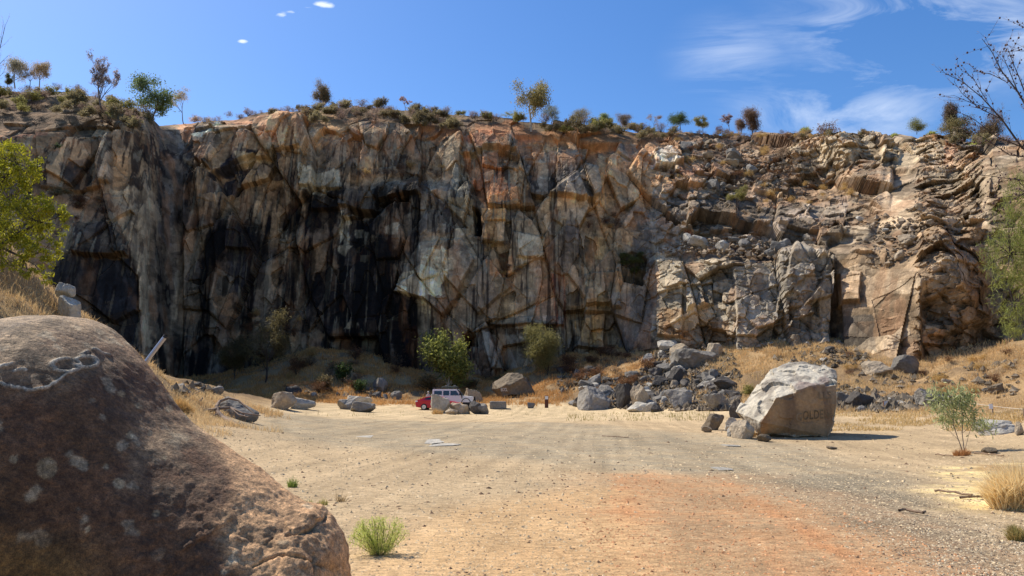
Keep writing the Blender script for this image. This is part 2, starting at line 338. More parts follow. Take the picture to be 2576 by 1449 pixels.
def build_ground():
    xs = axis([(-900, -120, 60, 20), (-120, -45, 4, 1.2), (-45, -12, .6, .3), (-12, 14, .16, .16), (14, 45, .25, .6), (45, 120, 1.2, 4), (120, 900, 20, 60)])
    ys = axis([(-300, -20, 40, 4), (-20, 4, 2, .4), (4, 14, .1, .14), (14, 40, .16, .35), (40, 118, .4, .6), (118, 300, 4, 20), (300, 1200, 60, 100)])
    X, Y = np.meshgrid(xs, ys); Z = terrz(X, Y)
    P = np.stack([X, Y, 0 * X], -1)
    w1 = fbm(P * .9, 4, 21) - .5; w2 = fbm(P * .9, 4, 33) - .5; big = fbm(P * .12, 3, 40); fine = fbm(P * np.array([1.6, 5, 1]), 4, 41)
    dxp = X; 
    col = np.empty(X.shape + (3,)); col[:] = lin((198, 172, 134)) * .82
    rut = fbm(np.stack([(X - .12 * Y) * 3.4, Y * .10, 0 * X], -1), 4, 44); rut2 = fbm(np.stack([(X * .92 + .3 * Y) * 1.4, (Y - .3 * X) * .08, 0 * X], -1), 4, 45)
    def lay(c, m): col[:] = col * (1 - m[..., None]) + np.asarray(c) * m[..., None]
    sand = lin((228, 206, 164)) * .9; greyg = lin((166, 152, 126)) * .84; lat = lin((204, 154, 108)) * .86; tanw = lin((216, 176, 126)) * .86; litter = lin((170, 132, 92)) * .8
    # grey gravel carpet over pale sand
    g = gpoly([(560, 1075), (700, 1050), (1000, 1048), (1500, 1060), (1760, 1085), (2050, 1105), (2250, 1160), (2300, 1300), (2576, 1430), (2576, 1500), (2350, 1420), (2050, 1260), (1700, 1180), (1400, 1150), (1000, 1120), (720, 1110)])
    sd = poly_sd(X + w1 * 1.8, Y + w2 * 2.5, g); lay(greyg, sstep(-1.2, 1.6, sd) * (.45 + .5 * sstep(.35, .62, fine)))
    # right-hand gravel band
    g = gpoly([(1900, 1160), (2250, 1170), (2360, 1260), (2576, 1330), (2620, 1470), (2400, 1420), (2150, 1290)])
    sd = poly_sd(X + w1 * 1.2, Y + w2 * 1.5, g); lay(greyg * .82, sstep(-.5, .6, sd) * .9)
    # orange laterite wash
    g = gpoly([(1540, 1175), (1800, 1168), (2000, 1222), (2230, 1300), (2450, 1385), (2650, 1500), (2500, 1750), (1500, 1750), (1380, 1449), (1430, 1300)])
    sd = poly_sd(X + w1 * 2.6, Y + w2 * 4.0, g); lay(lat, sstep(-2.0, 1.8, sd) * np.clip(.42 + .48 * sstep(.36, .62, .5 * rut + .5 * fine), 0, 1)); lay(lin((188, 128, 84)) * .84, sstep(-1.0, 1.5, sd) * sstep(.52, .68, rut) * .6)
    g = gpoly([(1150, 1260), (1500, 1210), (1650, 1600), (1200, 1700), (900, 1449)])
    sd = poly_sd(X + w1 * 1.6, Y + w2 * 1.0, g); lay(tanw, sstep(-1.2, .5, sd) * .7)
    # straw litter on the right
    g = gpoly([(2360, 1140), (2600, 1135), (2700, 1260), (2450, 1255), (2330, 1200)])
    sd = poly_sd(X + w1 * 1.4, Y + w2 * 1.4, g); lay(lin((236, 208, 146)) * .95, sstep(-.6, .6, sd) * sstep(.38, .55, fine + w1 * .3))
    sd = poly_sd(X + w1 * 1.4, Y + w2 * 1.4, gpoly([(2420, 1135), (2600, 1140), (2600, 1160), (2420, 1150)])); lay(litter, sstep(-.4, .4, sd) * .8)
    # bright sandy margin in front of the talus
    bank = sstep(.25, 1.2, Z); far = sstep(46, 60, Y + w1 * 10); lay(sand, far * (1 - bank) * .35)
    # dry soil under the grass of the banks
    soil = lin((176, 146, 106)) * .85; soil2 = lin((130, 108, 82)) * .8
    lay(soil, bank); lay(soil2, bank * sstep(.5, .68, big + w1 * .5) * .8)
    flat = (1 - bank); col *= (1 + flat * (.55 * (rut - .5) + .35 * (rut2 - .5)))[..., None]
    me = mesh_np('ground', np.stack([X, Y, Z], -1).reshape(-1, 3), grid_faces(len(ys), len(xs)), col.reshape(-1, 3), smooth=True)
    kind(link('ground', me, M['ground']), 'structure')
build_ground()

# ------------------------------------------------------------------ the quarry cliff
PROF = {  # profile columns: (height direction, depth) from foot to skyline
 -700: [(1100, 40), (500, 41), (260, 44), (120, 50), (20, 60)],
 -250: [(980, 66), (600, 68), (330, 74), (260, 80), (170, 92)],
 0: [(900, 82), (600, 84), (345, 88), (300, 92), (226, 105)],
 200: [(900, 88), (600, 90), (330, 94), (290, 98), (234, 110)],
 370: [(925, 94), (600, 96), (330, 99), (300, 102), (285, 106)],
 400: [(935, 101), (500, 104), (340, 109), (320, 111), (313, 113)],
 450: [(955, 107), (600, 109), (400, 112), (325, 117), (312, 122)],
 560: [(955, 109), (600, 111), (332, 115), (316, 118), (303, 126)],
 700: [(935, 111), (800, 111.5), (600, 112), (332, 116), (308, 119), (282, 128)],
 900: [(885, 112), (600, 113), (340, 117), (312, 120), (266, 131)],
 1100: [(950, 109), (750, 110), (700, 109.5), (600, 111), (480, 113), (455, 116), (345, 119), (310, 123), (284, 130)],
 1200: [(955, 108), (600, 109), (400, 114), (333, 118), (297, 125)],
 1300: [(945, 107), (600, 109), (480, 111), (400, 114), (335, 117), (305, 122)],
 1500: [(895, 106), (600, 108), (400, 112), (350, 116), (316, 124)],
 1600: [(865, 103), (700, 105), (560, 107), (480, 110), (400, 115), (355, 120), (328, 130)],
 1700: [(845, 97), (660, 99), (640, 102), (540, 105), (520, 108), (440, 112), (400, 116), (335, 130)],
 1850: [(870, 90), (650, 92), (625, 97), (560, 99), (540, 103), (440, 112), (400, 118), (340, 134)],
 2000: [(870, 87), (655, 89), (635, 94), (570, 96), (500, 103), (450, 108), (430, 110), (360, 113), (350, 116), (342, 128)],
 2090: [(875, 86), (640, 88), (620, 92), (560, 94), (490, 100), (450, 106), (350, 110), (342, 118)],
 2120: [(880, 83), (640, 86), (610, 91), (560, 93), (490, 99), (450, 105), (348, 109), (340, 117)],
 2200: [(905, 78), (780, 79), (640, 82), (600, 87), (540, 91), (490, 96), (440, 103), (345, 107), (337, 114)],
 2330: [(950, 72), (800, 72.6), (700, 73), (640, 76), (560, 80), (480, 88), (430, 94), (390, 100), (345, 106), (336, 112)],
 2400: [(945, 73.5), (700, 74.5), (640, 77), (560, 81), (480, 86), (400, 93), (370, 97), (350, 106)],
 2480: [(890, 75), (600, 76), (480, 79), (420, 82), (390, 86), (352, 100)],
 2576: [(880, 71), (600, 73), (420, 77), (390, 81), (352, 95)],
 2800: [(900, 60), (500, 62), (330, 67), (280, 80)],
 3300: [(1000, 42), (400, 44), (160, 50), (80, 62)],
}
_pk = np.array(sorted(PROF)); _foot = np.array([PROF[k][0][0] for k in _pk], float); _skyl = np.array([PROF[k][-1][0] for k in _pk], float)
def wall_depth(dx, dy):
    dx = np.asarray(dx, float); dy = np.asarray(dy, float); out = np.zeros(np.broadcast(dx, dy).shape)
    dx = np.broadcast_to(dx, out.shape); dy = np.broadcast_to(dy, out.shape)
    idx = np.clip(np.searchsorted(_pk, dx, side='right') - 1, 0, len(_pk) - 2)
    t = np.clip((dx - _pk[idx]) / (_pk[idx + 1] - _pk[idx]), 0, 1)
    f = np.interp(dx, _pk, _foot); s = np.interp(dx, _pk, _skyl); frac = (f - dy) / (f - s)
    for j in range(len(_pk)):
        pr = PROF[_pk[j]]; d = np.array([p[0] for p in pr], float); y = np.array([p[1] for p in pr], float)
        # blend between direct height and relative height so ledges follow the rim
        fr = (d[0] - d) / (d[0] - d[-1]); fj = (d[0] - dy) / (d[0] - d[-1])
        v = np.interp(.5 * frac + .5 * np.clip(fj, -.3, 1), fr, y)
        v = np.where(frac < 0, y[0] + frac * 1.0, v)
        out += np.where(idx == j, v * (1 - t), 0) + np.where(idx + 1 == j, v * t, 0)
    return out
def wallpt(dx, dy):
    return at(dx, dy, wall_depth(dx, dy))

# colours as they read in the quarry's shade; multiplied by one constant to become albedo, with the shade of some hollows painted in
PAINT = [
 ([(-700, 100), (400, 285), (395, 480), (380, 900), (-700, 1100)], (120, 98, 72), .9, 0),
 ([(-200, 200), (90, 232), (150, 300), (120, 345), (-200, 350)], (122, 82, 58), .9, 0),
 ([(-200, 225), (390, 285), (380, 335), (-200, 340)], (78, 64, 46), .85, 0),  # darker tone paints shade onto the upper left slope
 ([(150, 412), (230, 406), (228, 470), (180, 470), (165, 450)], (62, 57, 56), .9, 0),
 ([(255, 345), (282, 345), (288, 470), (258, 470)], (158, 134, 106), .9, 0),
 ([(285, 345), (320, 420), (380, 480), (300, 480)], (126, 100, 70), .7, 0),
 ([(285, 490), (385, 480), (385, 640), (340, 650), (300, 560)], (154, 134, 104), .9, 0),
 ([(290, 410), (325, 405), (330, 480), (292, 480)], (158, 122, 80), .8, 0),
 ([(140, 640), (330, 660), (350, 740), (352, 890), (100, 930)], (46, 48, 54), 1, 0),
 ([(190, 560), (300, 580), (325, 650), (190, 640)], (84, 76, 66), 1, .3),
 ([(335, 640), (385, 640), (390, 870), (365, 880), (360, 750)], (156, 142, 114), .9, 0),
 ([(330, 310), (390, 300), (396, 500), (360, 520)], (134, 112, 82), .8, .3),
 ([(150, 480), (270, 480), (280, 560), (190, 560)], (130, 104, 80), .8, 0),
 ([(395, 320), (470, 330), (480, 560), (400, 560)], (86, 84, 82), .9, .2),
 ([(400, 540), (600, 560), (620, 800), (480, 960), (395, 960)], (74, 66, 62), .95, .4),
 ([(500, 600), (520, 600), (545, 740), (528, 740)], (150, 132, 104), .8, 0),
 ([(540, 760), (600, 745), (625, 790), (590, 810), (550, 800)], (150, 116, 80), .8, 0),
 ([(430, 730), (445, 725), (440, 820), (430, 860)], (150, 132, 105), .7, 0),
 ([(440, 300), (490, 310), (470, 350), (450, 335)], (172, 118, 76), .9, 0),
 ([(480, 330), (700, 312), (760, 318), (765, 390), (640, 400), (540, 440), (490, 400)], (122, 106, 84), .9, .5),
 ([(478, 338), (550, 312), (560, 318), (500, 348)], (188, 174, 150), .95, 0),
 ([(560, 300), (765, 285), (770, 316), (560, 314)], (160, 112, 76), .9, 0),
 ([(655, 330), (705, 325), (715, 385), (665, 372)], (172, 118, 78), .85, 0), ([(715, 330), (765, 330), (768, 388), (720, 385)], (162, 126, 80), .8, .3),
 ([(480, 350), (545, 345), (540, 400), (500, 430)], (128, 108, 88), .8, 0),
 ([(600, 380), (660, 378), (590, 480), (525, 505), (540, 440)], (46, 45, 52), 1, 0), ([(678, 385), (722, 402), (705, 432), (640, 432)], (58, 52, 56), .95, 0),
 ([(600, 392), (690, 386), (682, 408), (600, 412)], (172, 150, 108), .9, 0),
 ([(540, 440), (610, 420), (560, 445), (548, 480)], (140, 112, 78), .8, 0),
 ([(520, 470), (760, 440), (760, 790), (600, 810), (560, 640)], (76, 66, 60), .95, .7),
 ([(640, 440), (700, 440), (700, 480), (640, 480)], (132, 102, 74), .6, .3),
 ([(575, 555), (650, 545), (650, 580), (578, 582)], (158, 140, 108), .7, .4),
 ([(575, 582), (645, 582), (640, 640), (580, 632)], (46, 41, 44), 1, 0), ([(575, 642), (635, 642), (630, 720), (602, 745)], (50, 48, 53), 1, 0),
 ([(707, 435), (722, 435), (720, 500), (705, 505)], (178, 166, 140), .95, 0), ([(724, 440), (745, 440), (740, 500), (724, 500)], (150, 116, 80), .8, 0),
 ([(690, 560), (712, 565), (722, 620), (712, 660), (692, 655)], (176, 162, 134), .95, 0), ([(735, 560), (750, 560), (745, 760), (735, 790)], (142, 122, 92), .8, .6),
 ([(760, 330), (870, 330), (870, 440), (790, 450), (765, 400)], (98, 94, 86), .9, .3),
 ([(755, 430), (850, 420), (862, 472), (800, 492), (757, 472)], (156, 146, 122), .95, 0),
 ([(800, 340), (850, 345), (845, 400), (810, 410)], (70, 62, 58), .7, .5), ([(850, 400), (870, 395), (870, 440), (845, 440)], (150, 116, 72), .7, .4),
 ([(770, 470), (1060, 460), (1050, 560), (1000, 600), (1060, 760), (1060, 955), (900, 890), (760, 800), (740, 640)], (56, 51, 54), .97, .5),
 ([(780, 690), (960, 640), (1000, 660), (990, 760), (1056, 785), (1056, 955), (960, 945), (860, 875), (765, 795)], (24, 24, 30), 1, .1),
 ([(930, 470), (1062, 456), (1062, 490), (940, 505)], (152, 146, 134), .9, .75), ([(930, 480), (960, 480), (965, 520), (940, 520)], (128, 124, 118), .8, 0),  # pale grey streaky patch carries a lit streak in its colour
 ([(785, 480), (870, 480), (860, 520), (780, 520)], (110, 98, 86), .8, .8), ([(955, 520), (1020, 520), (1010, 580), (950, 590)], (112, 104, 88), .8, .7),
 ([(848, 535), (858, 535), (860, 585), (850, 605)], (186, 178, 152), .95, 0), ([(862, 545), (873, 545), (876, 610), (860, 615)], (186, 178, 152), .95, 0), ([(888, 570), (906, 570), (909, 592), (888, 592)], (186, 178, 152), .95, 0),
 ([(908, 580), (930, 580), (926, 612), (905, 614)], (178, 168, 142), .95, 0), ([(848, 615), (888, 612), (868, 645), (852, 640)], (178, 168, 142), .95, 0), ([(970, 575), (1015, 575), (1013, 602), (975, 600)], (156, 150, 128), .9, 0),
 ([(905, 640), (930, 640), (928, 655), (905, 655)], (178, 172, 146), .9, 0), ([(895, 620), (945, 595), (960, 600), (900, 632)], (158, 140, 112), .8, 0), ([(990, 800), (1010, 803), (1008, 812), (980, 815)], (168, 168, 136), .9, 0),
 ([(905, 830), (950, 850), (960, 895), (905, 880)], (128, 128, 104), .8, .4), ([(870, 815), (900, 815), (895, 835), (865, 830)], (168, 156, 128), .8, 0),
 ([(870, 330), (1160, 330), (1180, 420), (1130, 460), (900, 440)], (120, 99, 72), .9, .4), ([(880, 345), (1000, 345), (1000, 375), (900, 372)], (86, 82, 76), .7, .5), ([(990, 395), (1030, 395), (1030, 425), (985, 420)], (56, 54, 54), .8, 0),
 ([(925, 398), (955, 400), (950, 425), (925, 425)], (172, 126, 72), .9, 0), ([(870, 420), (1130, 432), (1150, 455), (1040, 462), (950, 460)], (134, 108, 80), .9, 0), ([(1030, 395), (1150, 385), (1165, 430), (1040, 430)], (136, 108, 70), .7, .6),
 ([(1150, 415), (1185, 490), (1200, 600), (1245, 700), (1200, 690), (1160, 600), (1130, 500)], (112, 110, 100), .95, .2),
 ([(1130, 500), (1192, 500), (1190, 600), (1150, 590)], (136, 120, 90), .9, 0), ([(1092, 486), (1110, 500), (1175, 575), (1150, 580), (1100, 530)], (66, 58, 55), .95, 0),
 ([(1010, 560), (1095, 490), (1150, 580), (1060, 600)], (112, 105, 90), .9, .6), ([(1075, 600), (1190, 590), (1200, 620), (1060, 622)], (134, 124, 102), .8, .3),
 ([(1000, 725), (1058, 620), (1110, 612), (1060, 655), (1045, 695)], (122, 113, 96), .95, 0), ([(1060, 625), (1165, 640), (1145, 690), (1050, 696), (1062, 655)], (160, 148, 120), .95, .2), ([(1170, 640), (1240, 700), (1230, 730), (1150, 690)], (92, 84, 74), .8, .4),
 ([(1007, 705), (1044, 694), (1079, 688), (1138, 684), (1116, 724), (1118, 752), (1069, 757), (999, 737)], (190, 178, 148), 1, 0), ([(1054, 758), (1085, 758), (1084, 792), (1054, 790)], (178, 166, 134), 1, 0),
 ([(980, 742), (1054, 762), (1054, 845), (975, 835)], (50, 42, 40), 1, .3), ([(1060, 792), (1200, 790), (1200, 945), (1060, 945)], (124, 114, 92), .9, .8), ([(1115, 730), (1200, 690), (1245, 745), (1200, 800), (1120, 805)], (110, 99, 84), .9, .5),
 ([(1058, 840), (1095, 840), (1090, 920), (1060, 930)], (60, 46, 40), .8, .5), ([(1165, 843), (1198, 845), (1203, 872), (1172, 872)], (30, 26, 24), 1, 0), ([(1180, 870), (1230, 880), (1235, 940), (1190, 945)], (124, 92, 64), .8, .2),  # near-black patch paints the darkness inside the cave
 ([(1215, 833), (1235, 837), (1263, 897), (1271, 930), (1237, 930), (1223, 877)], (142, 136, 124), .95, 0),
 ([(1200, 560), (1570, 540), (1565, 800), (1545, 905), (1280, 945), (1240, 830), (1250, 740)], (117, 103, 79), .9, .5),
 ([(1159, 388), (1209, 391), (1249, 381), (1275, 428), (1269, 461), (1302, 474), (1239, 505), (1192, 485), (1165, 410)], (152, 92, 52), .9, .25),
 ([(1249, 378), (1300, 372), (1312, 415), (1290, 428), (1255, 420)], (104, 86, 68), .9, 0), ([(1200, 495), (1300, 475), (1310, 512), (1220, 525)], (172, 114, 60), .9, 0), ([(1170, 345), (1260, 340), (1260, 372), (1180, 380)], (122, 80, 56), .85, 0),
 ([(1195, 312), (1292, 312), (1362, 334), (1368, 346), (1272, 360), (1205, 343)], (166, 106, 64), .95, 0), ([(1360, 330), (1480, 322), (1570, 345), (1560, 364), (1400, 352)], (174, 118, 64), .9, 0), ([(1320, 348), (1500, 346), (1505, 372), (1400, 384)], (156, 124, 82), .85, 0),
 ([(1310, 388), (1420, 362), (1502, 400), (1512, 500), (1460, 516), (1330, 482)], (112, 107, 100), .95, .35), ([(1275, 345), (1330, 350), (1330, 380), (1280, 370)], (86, 82, 78), .8, 0),
 ([(1420, 410), (1445, 410), (1450, 505), (1425, 500)], (66, 60, 62), .7, .6), ([(1330, 430), (1380, 440), (1375, 480), (1345, 480)], (146, 140, 128), .7, .2),
 ([(1504, 400), (1560, 396), (1640, 420), (1692, 440), (1692, 490), (1560, 505), (1512, 515)], (172, 130, 78), .9, .4), ([(1502, 372), (1560, 368), (1572, 420), (1508, 422)], (164, 134, 86), .9, .3),
 ([(1208, 525), (1275, 530), (1268, 612), (1212, 612)], (178, 134, 74), .95, .3), ([(1189, 522), (1206, 530), (1212, 592), (1195, 592)], (28, 24, 24), 1, 0),
 ([(1303, 595), (1368, 600), (1369, 645), (1320, 652), (1298, 625)], (158, 152, 132), .95, .1), ([(1300, 652), (1368, 648), (1350, 680), (1315, 670)], (136, 128, 112), .8, 0), ([(1225, 655), (1292, 650), (1282, 692), (1240, 702)], (152, 108, 66), .8, 0),
 ([(1349, 695), (1420, 695), (1422, 820), (1350, 800)], (146, 110, 82), .9, .3), ([(1390, 690), (1420, 690), (1426, 820), (1394, 815)], (122, 66, 46), .9, .8), ([(1445, 700), (1470, 700), (1470, 750), (1445, 750)], (70, 66, 70), .8, .6),
 ([(1470, 700), (1552, 690), (1562, 785), (1475, 780)], (126, 114, 82), .9, .5), ([(1445, 798), (1512, 788), (1518, 860), (1450, 850)], (164, 128, 66), .95, .5), ([(1270, 750), (1302, 750), (1292, 835), (1275, 835)], (158, 138, 104), .9, .6), ([(1230, 815), (1400, 806), (1402, 832), (1230, 836)], (72, 57, 42), .85, 0),  # dark brown patch paints the shade of the recess under the overhang
 ([(1480, 590), (1520, 600), (1520, 655), (1490, 655)], (158, 128, 72), .8, .4), ([(1420, 560), (1470, 570), (1470, 640), (1430, 640)], (88, 86, 88), .7, .4), ([(1565, 585), (1600, 585), (1598, 620), (1570, 618)], (164, 128, 84), .8, 0),
 ([(1560, 640), (1628, 640), (1622, 722), (1562, 722)], (58, 48, 28), .95, .3), ([(1545, 690), (1562, 690), (1560, 748), (1548, 748)], (158, 118, 60), .9, 0), ([(1530, 752), (1665, 742), (1662, 835), (1600, 860), (1530, 805)], (98, 93, 88), .9, 0),  # dark olive patch paints the shadow in the bush hollow
 ([(1560, 335), (1995, 345), (1985, 432), (1900, 482), (1700, 486), (1640, 424)], (130, 99, 70), .95, 0), ([(1650, 330), (2000, 340), (2000, 365), (1650, 370)], (122, 92, 66), .7, 0),
 ([(1640, 480), (1900, 482), (2000, 525), (1950, 610), (1640, 605)], (108, 99, 90), .92, .2), ([(1700, 430), (1800, 430), (1800, 460), (1700, 462)], (132, 82, 58), .8, .6),
 ([(1720, 572), (1912, 572), (1912, 608), (1730, 618)], (112, 58, 32), .9, .3), ([(1860, 575), (1915, 575), (1915, 600), (1860, 600)], (40, 28, 24), .9, .3),
 ([(1645, 640), (1855, 640), (1850, 875), (1640, 850)], (130, 124, 110), .95, .2), ([(1660, 775), (1842, 805), (1840, 868), (1660, 845)], (130, 98, 58), .85, .4), ([(1640, 600), (1860, 610), (1850, 640), (1650, 645)], (120, 112, 102), .8, 0),
 ([(1850, 655), (2000, 640), (2092, 660), (2088, 870), (1855, 880)], (150, 146, 138), 1, .1), ([(1950, 770), (2030, 730), (2088, 700), (2088, 870), (1960, 860)], (58, 52, 54), .92, .85), ([(1855, 800), (1960, 810), (1960, 880), (1855, 880)], (118, 112, 104), .8, .6),
 ([(1975, 352), (2400, 346), (2385, 432), (2200, 442), (2000, 432)], (184, 164, 128), .97, .1), ([(2130, 380), (2210, 380), (2200, 432), (2130, 430)], (150, 122, 80), .6, .4), ([(2235, 400), (2250, 400), (2250, 440), (2238, 440)], (70, 66, 62), .8, 0),
 ([(2375, 360), (2410, 365), (2395, 430), (2365, 430)], (186, 130, 82), .9, 0), ([(2000, 430), (2300, 440), (2250, 490), (1950, 480)], (158, 130, 96), .85, 0), ([(1930, 480), (2160, 480), (2060, 505), (1900, 530)], (178, 142, 96), .8, 0),
 ([(1830, 595), (2060, 502), (2160, 488), (2125, 560), (2000, 585)], (164, 146, 130), .95, .2), ([(1990, 560), (2130, 555), (2110, 640), (1990, 640)], (118, 104, 82), .85, .5), ([(2130, 490), (2330, 490), (2300, 560), (2150, 600)], (170, 148, 116), .9, .2),
 ([(2100, 660), (2330, 560), (2490, 560), (2490, 870), (2330, 955), (2200, 910), (2110, 840)], (158, 130, 92), .95, .25), ([(2105, 690), (2165, 690), (2160, 760), (2110, 760)], (178, 142, 100), .9, .5), ([(2108, 800), (2192, 795), (2205, 885), (2120, 880)], (96, 90, 84), .9, 0),
 ([(2200, 430), (2490, 400), (2490, 560), (2150, 600)], (166, 144, 112), .8, .2), ([(2340, 440), (2480, 400), (2480, 500), (2330, 500)], (128, 116, 92), .7, .3), ([(2335, 850), (2470, 720), (2485, 870), (2340, 950)], (112, 88, 52), .9, .5), ([(2360, 650), (2440, 650), (2420, 720), (2350, 720)], (140, 132, 120), .8, 0),  # ochre-dark patch paints the shadowed face of the rock nose
 ([(1622, 402), (1690, 374), (1702, 422), (1640, 428)], (170, 162, 150), .85, 0), ([(2180, 335), (2330, 335), (2330, 350), (2180, 350)], (190, 170, 142), .9, 0),
 ([(2480, 400), (3300, 200), (3300, 1000), (2480, 880)], (130, 112, 80), .9, .3),
]
SHAPE = [  # relief: outline, metres towards the viewer (lower edge, upper edge)
 ([(90, 335), (285, 332), (288, 480), (100, 470)], .9, .5), ([(252, 340), (288, 340), (292, 640), (255, 480)], .7, .7), ([(185, 560), (305, 575), (328, 655), (188, 645)], 1.7, .4), ([(285, 640), (388, 480), (392, 880), (360, 900), (350, 700)], .7, .5),
 ([(480, 334), (760, 318), (768, 392), (640, 402), (540, 442), (488, 400)], 1.5, .5), ([(540, 440), (660, 380), (590, 482), (520, 505)], -1.0, -1.4),
 ([(575, 560), (645, 560), (640, 636), (578, 632)], 1.0, .3), ([(755, 425), (855, 418), (862, 474), (757, 474)], .9, .3),
 ([(780, 475), (950, 480), (945, 535), (870, 522), (780, 525)], 1.5, .4), ([(930, 460), (1065, 455), (1065, 495), (940, 505)], 1.6, .4), ([(951, 512), (975, 502), (1003, 516), (975, 522)], -1.8, -1.2), ([(1003, 492), (1032, 495), (1030, 512), (1005, 514)], -2.2, -1.8), ([(872, 521), (945, 535), (942, 545), (890, 540)], -1.8, -1.2),
 ([(995, 740), (1058, 618), (1165, 606), (1195, 660), (1150, 760), (1118, 800), (1070, 758)], 2.4, .3), ([(1150, 412), (1188, 490), (1250, 640), (1285, 725), (1205, 795), (1120, 700), (1105, 560)], 1.3, .6),
 ([(1092, 484), (1112, 500), (1178, 578), (1145, 582), (1100, 535)], -1.0, -.6), ([(1188, 520), (1206, 528), (1213, 595), (1195, 595)], -3.2, -2.5), ([(1159, 388), (1249, 378), (1310, 400), (1302, 478), (1239, 505), (1192, 485)], -.8, -1.6), ([(1252, 385), (1298, 380), (1306, 412), (1288, 424), (1257, 418)], -.4, -1.3),
 ([(1312, 388), (1420, 362), (1505, 400), (1512, 500), (1460, 516), (1330, 482)], 1.7, .6), ([(1208, 522), (1276, 526), (1270, 615), (1214, 615)], 1.4, .6), ([(1290, 590), (1372, 596), (1372, 650), (1300, 652)], .9, .2), ([(1165, 842), (1200, 845), (1205, 874), (1170, 874)], -2.5, -2), ([(1212, 830), (1238, 835), (1274, 930), (1235, 932)], 1.0, .6),
 ([(1230, 800), (1420, 790), (1420, 815), (1230, 818)], 1.1, .2), ([(1562, 650), (1590, 632), (1628, 648), (1618, 724), (1566, 720)], -2.2, -.8), ([(1468, 694), (1555, 688), (1564, 786), (1474, 782)], 1.6, .6), ([(1440, 795), (1520, 785), (1520, 870), (1445, 870)], 1.4, .8),
 ([(1850, 655), (1990, 640), (2040, 690), (1960, 760), (1945, 870), (1855, 880)], 1.5, .3), ([(1985, 640), (2092, 662), (2090, 760), (1950, 790)], .9, 1.2), ([(2084, 690), (2112, 690), (2126, 870), (2090, 870)], -2.4, -2), ([(1650, 690), (1720, 680), (1720, 850), (1655, 845)], 1.2, .5), ([(1725, 720), (1790, 690), (1795, 760), (1730, 790)], 1.5, .5),
 ([(1980, 362), (2150, 356), (2150, 432), (1990, 430)], 1.2, .4), ([(2200, 350), (2390, 352), (2370, 436), (2210, 440)], .9, .4), ([(1640, 395), (1705, 372), (1712, 425), (1645, 430)], 1.6, .8), ([(1900, 440), (1990, 450), (1980, 500), (1890, 490)], 1.2, .4), ([(2105, 690), (2165, 690), (2162, 765), (2108, 765)], 1.4, .4), ([(1728, 480), (1850, 490), (1850, 560), (1728, 575)], 1.2, .3),
]
ALB = 1.95
def blur(A, nr, nc):
    A = np.asarray(A, float)
    for ax, n in ((0, nr), (1, nc)):
        pad = [(0, 0)] * A.ndim; pad[ax] = (n, n); B = np.cumsum(np.pad(A, pad, mode='edge'), axis=ax); k = 2 * n + 1
        z = np.zeros_like(np.take(B, [0], axis=ax)); B = np.concatenate([z, B], axis=ax); L = A.shape[ax]
        A = (np.take(B, np.arange(k, k + L), axis=ax) - np.take(B, np.arange(0, L), axis=ax)) / k
    return A
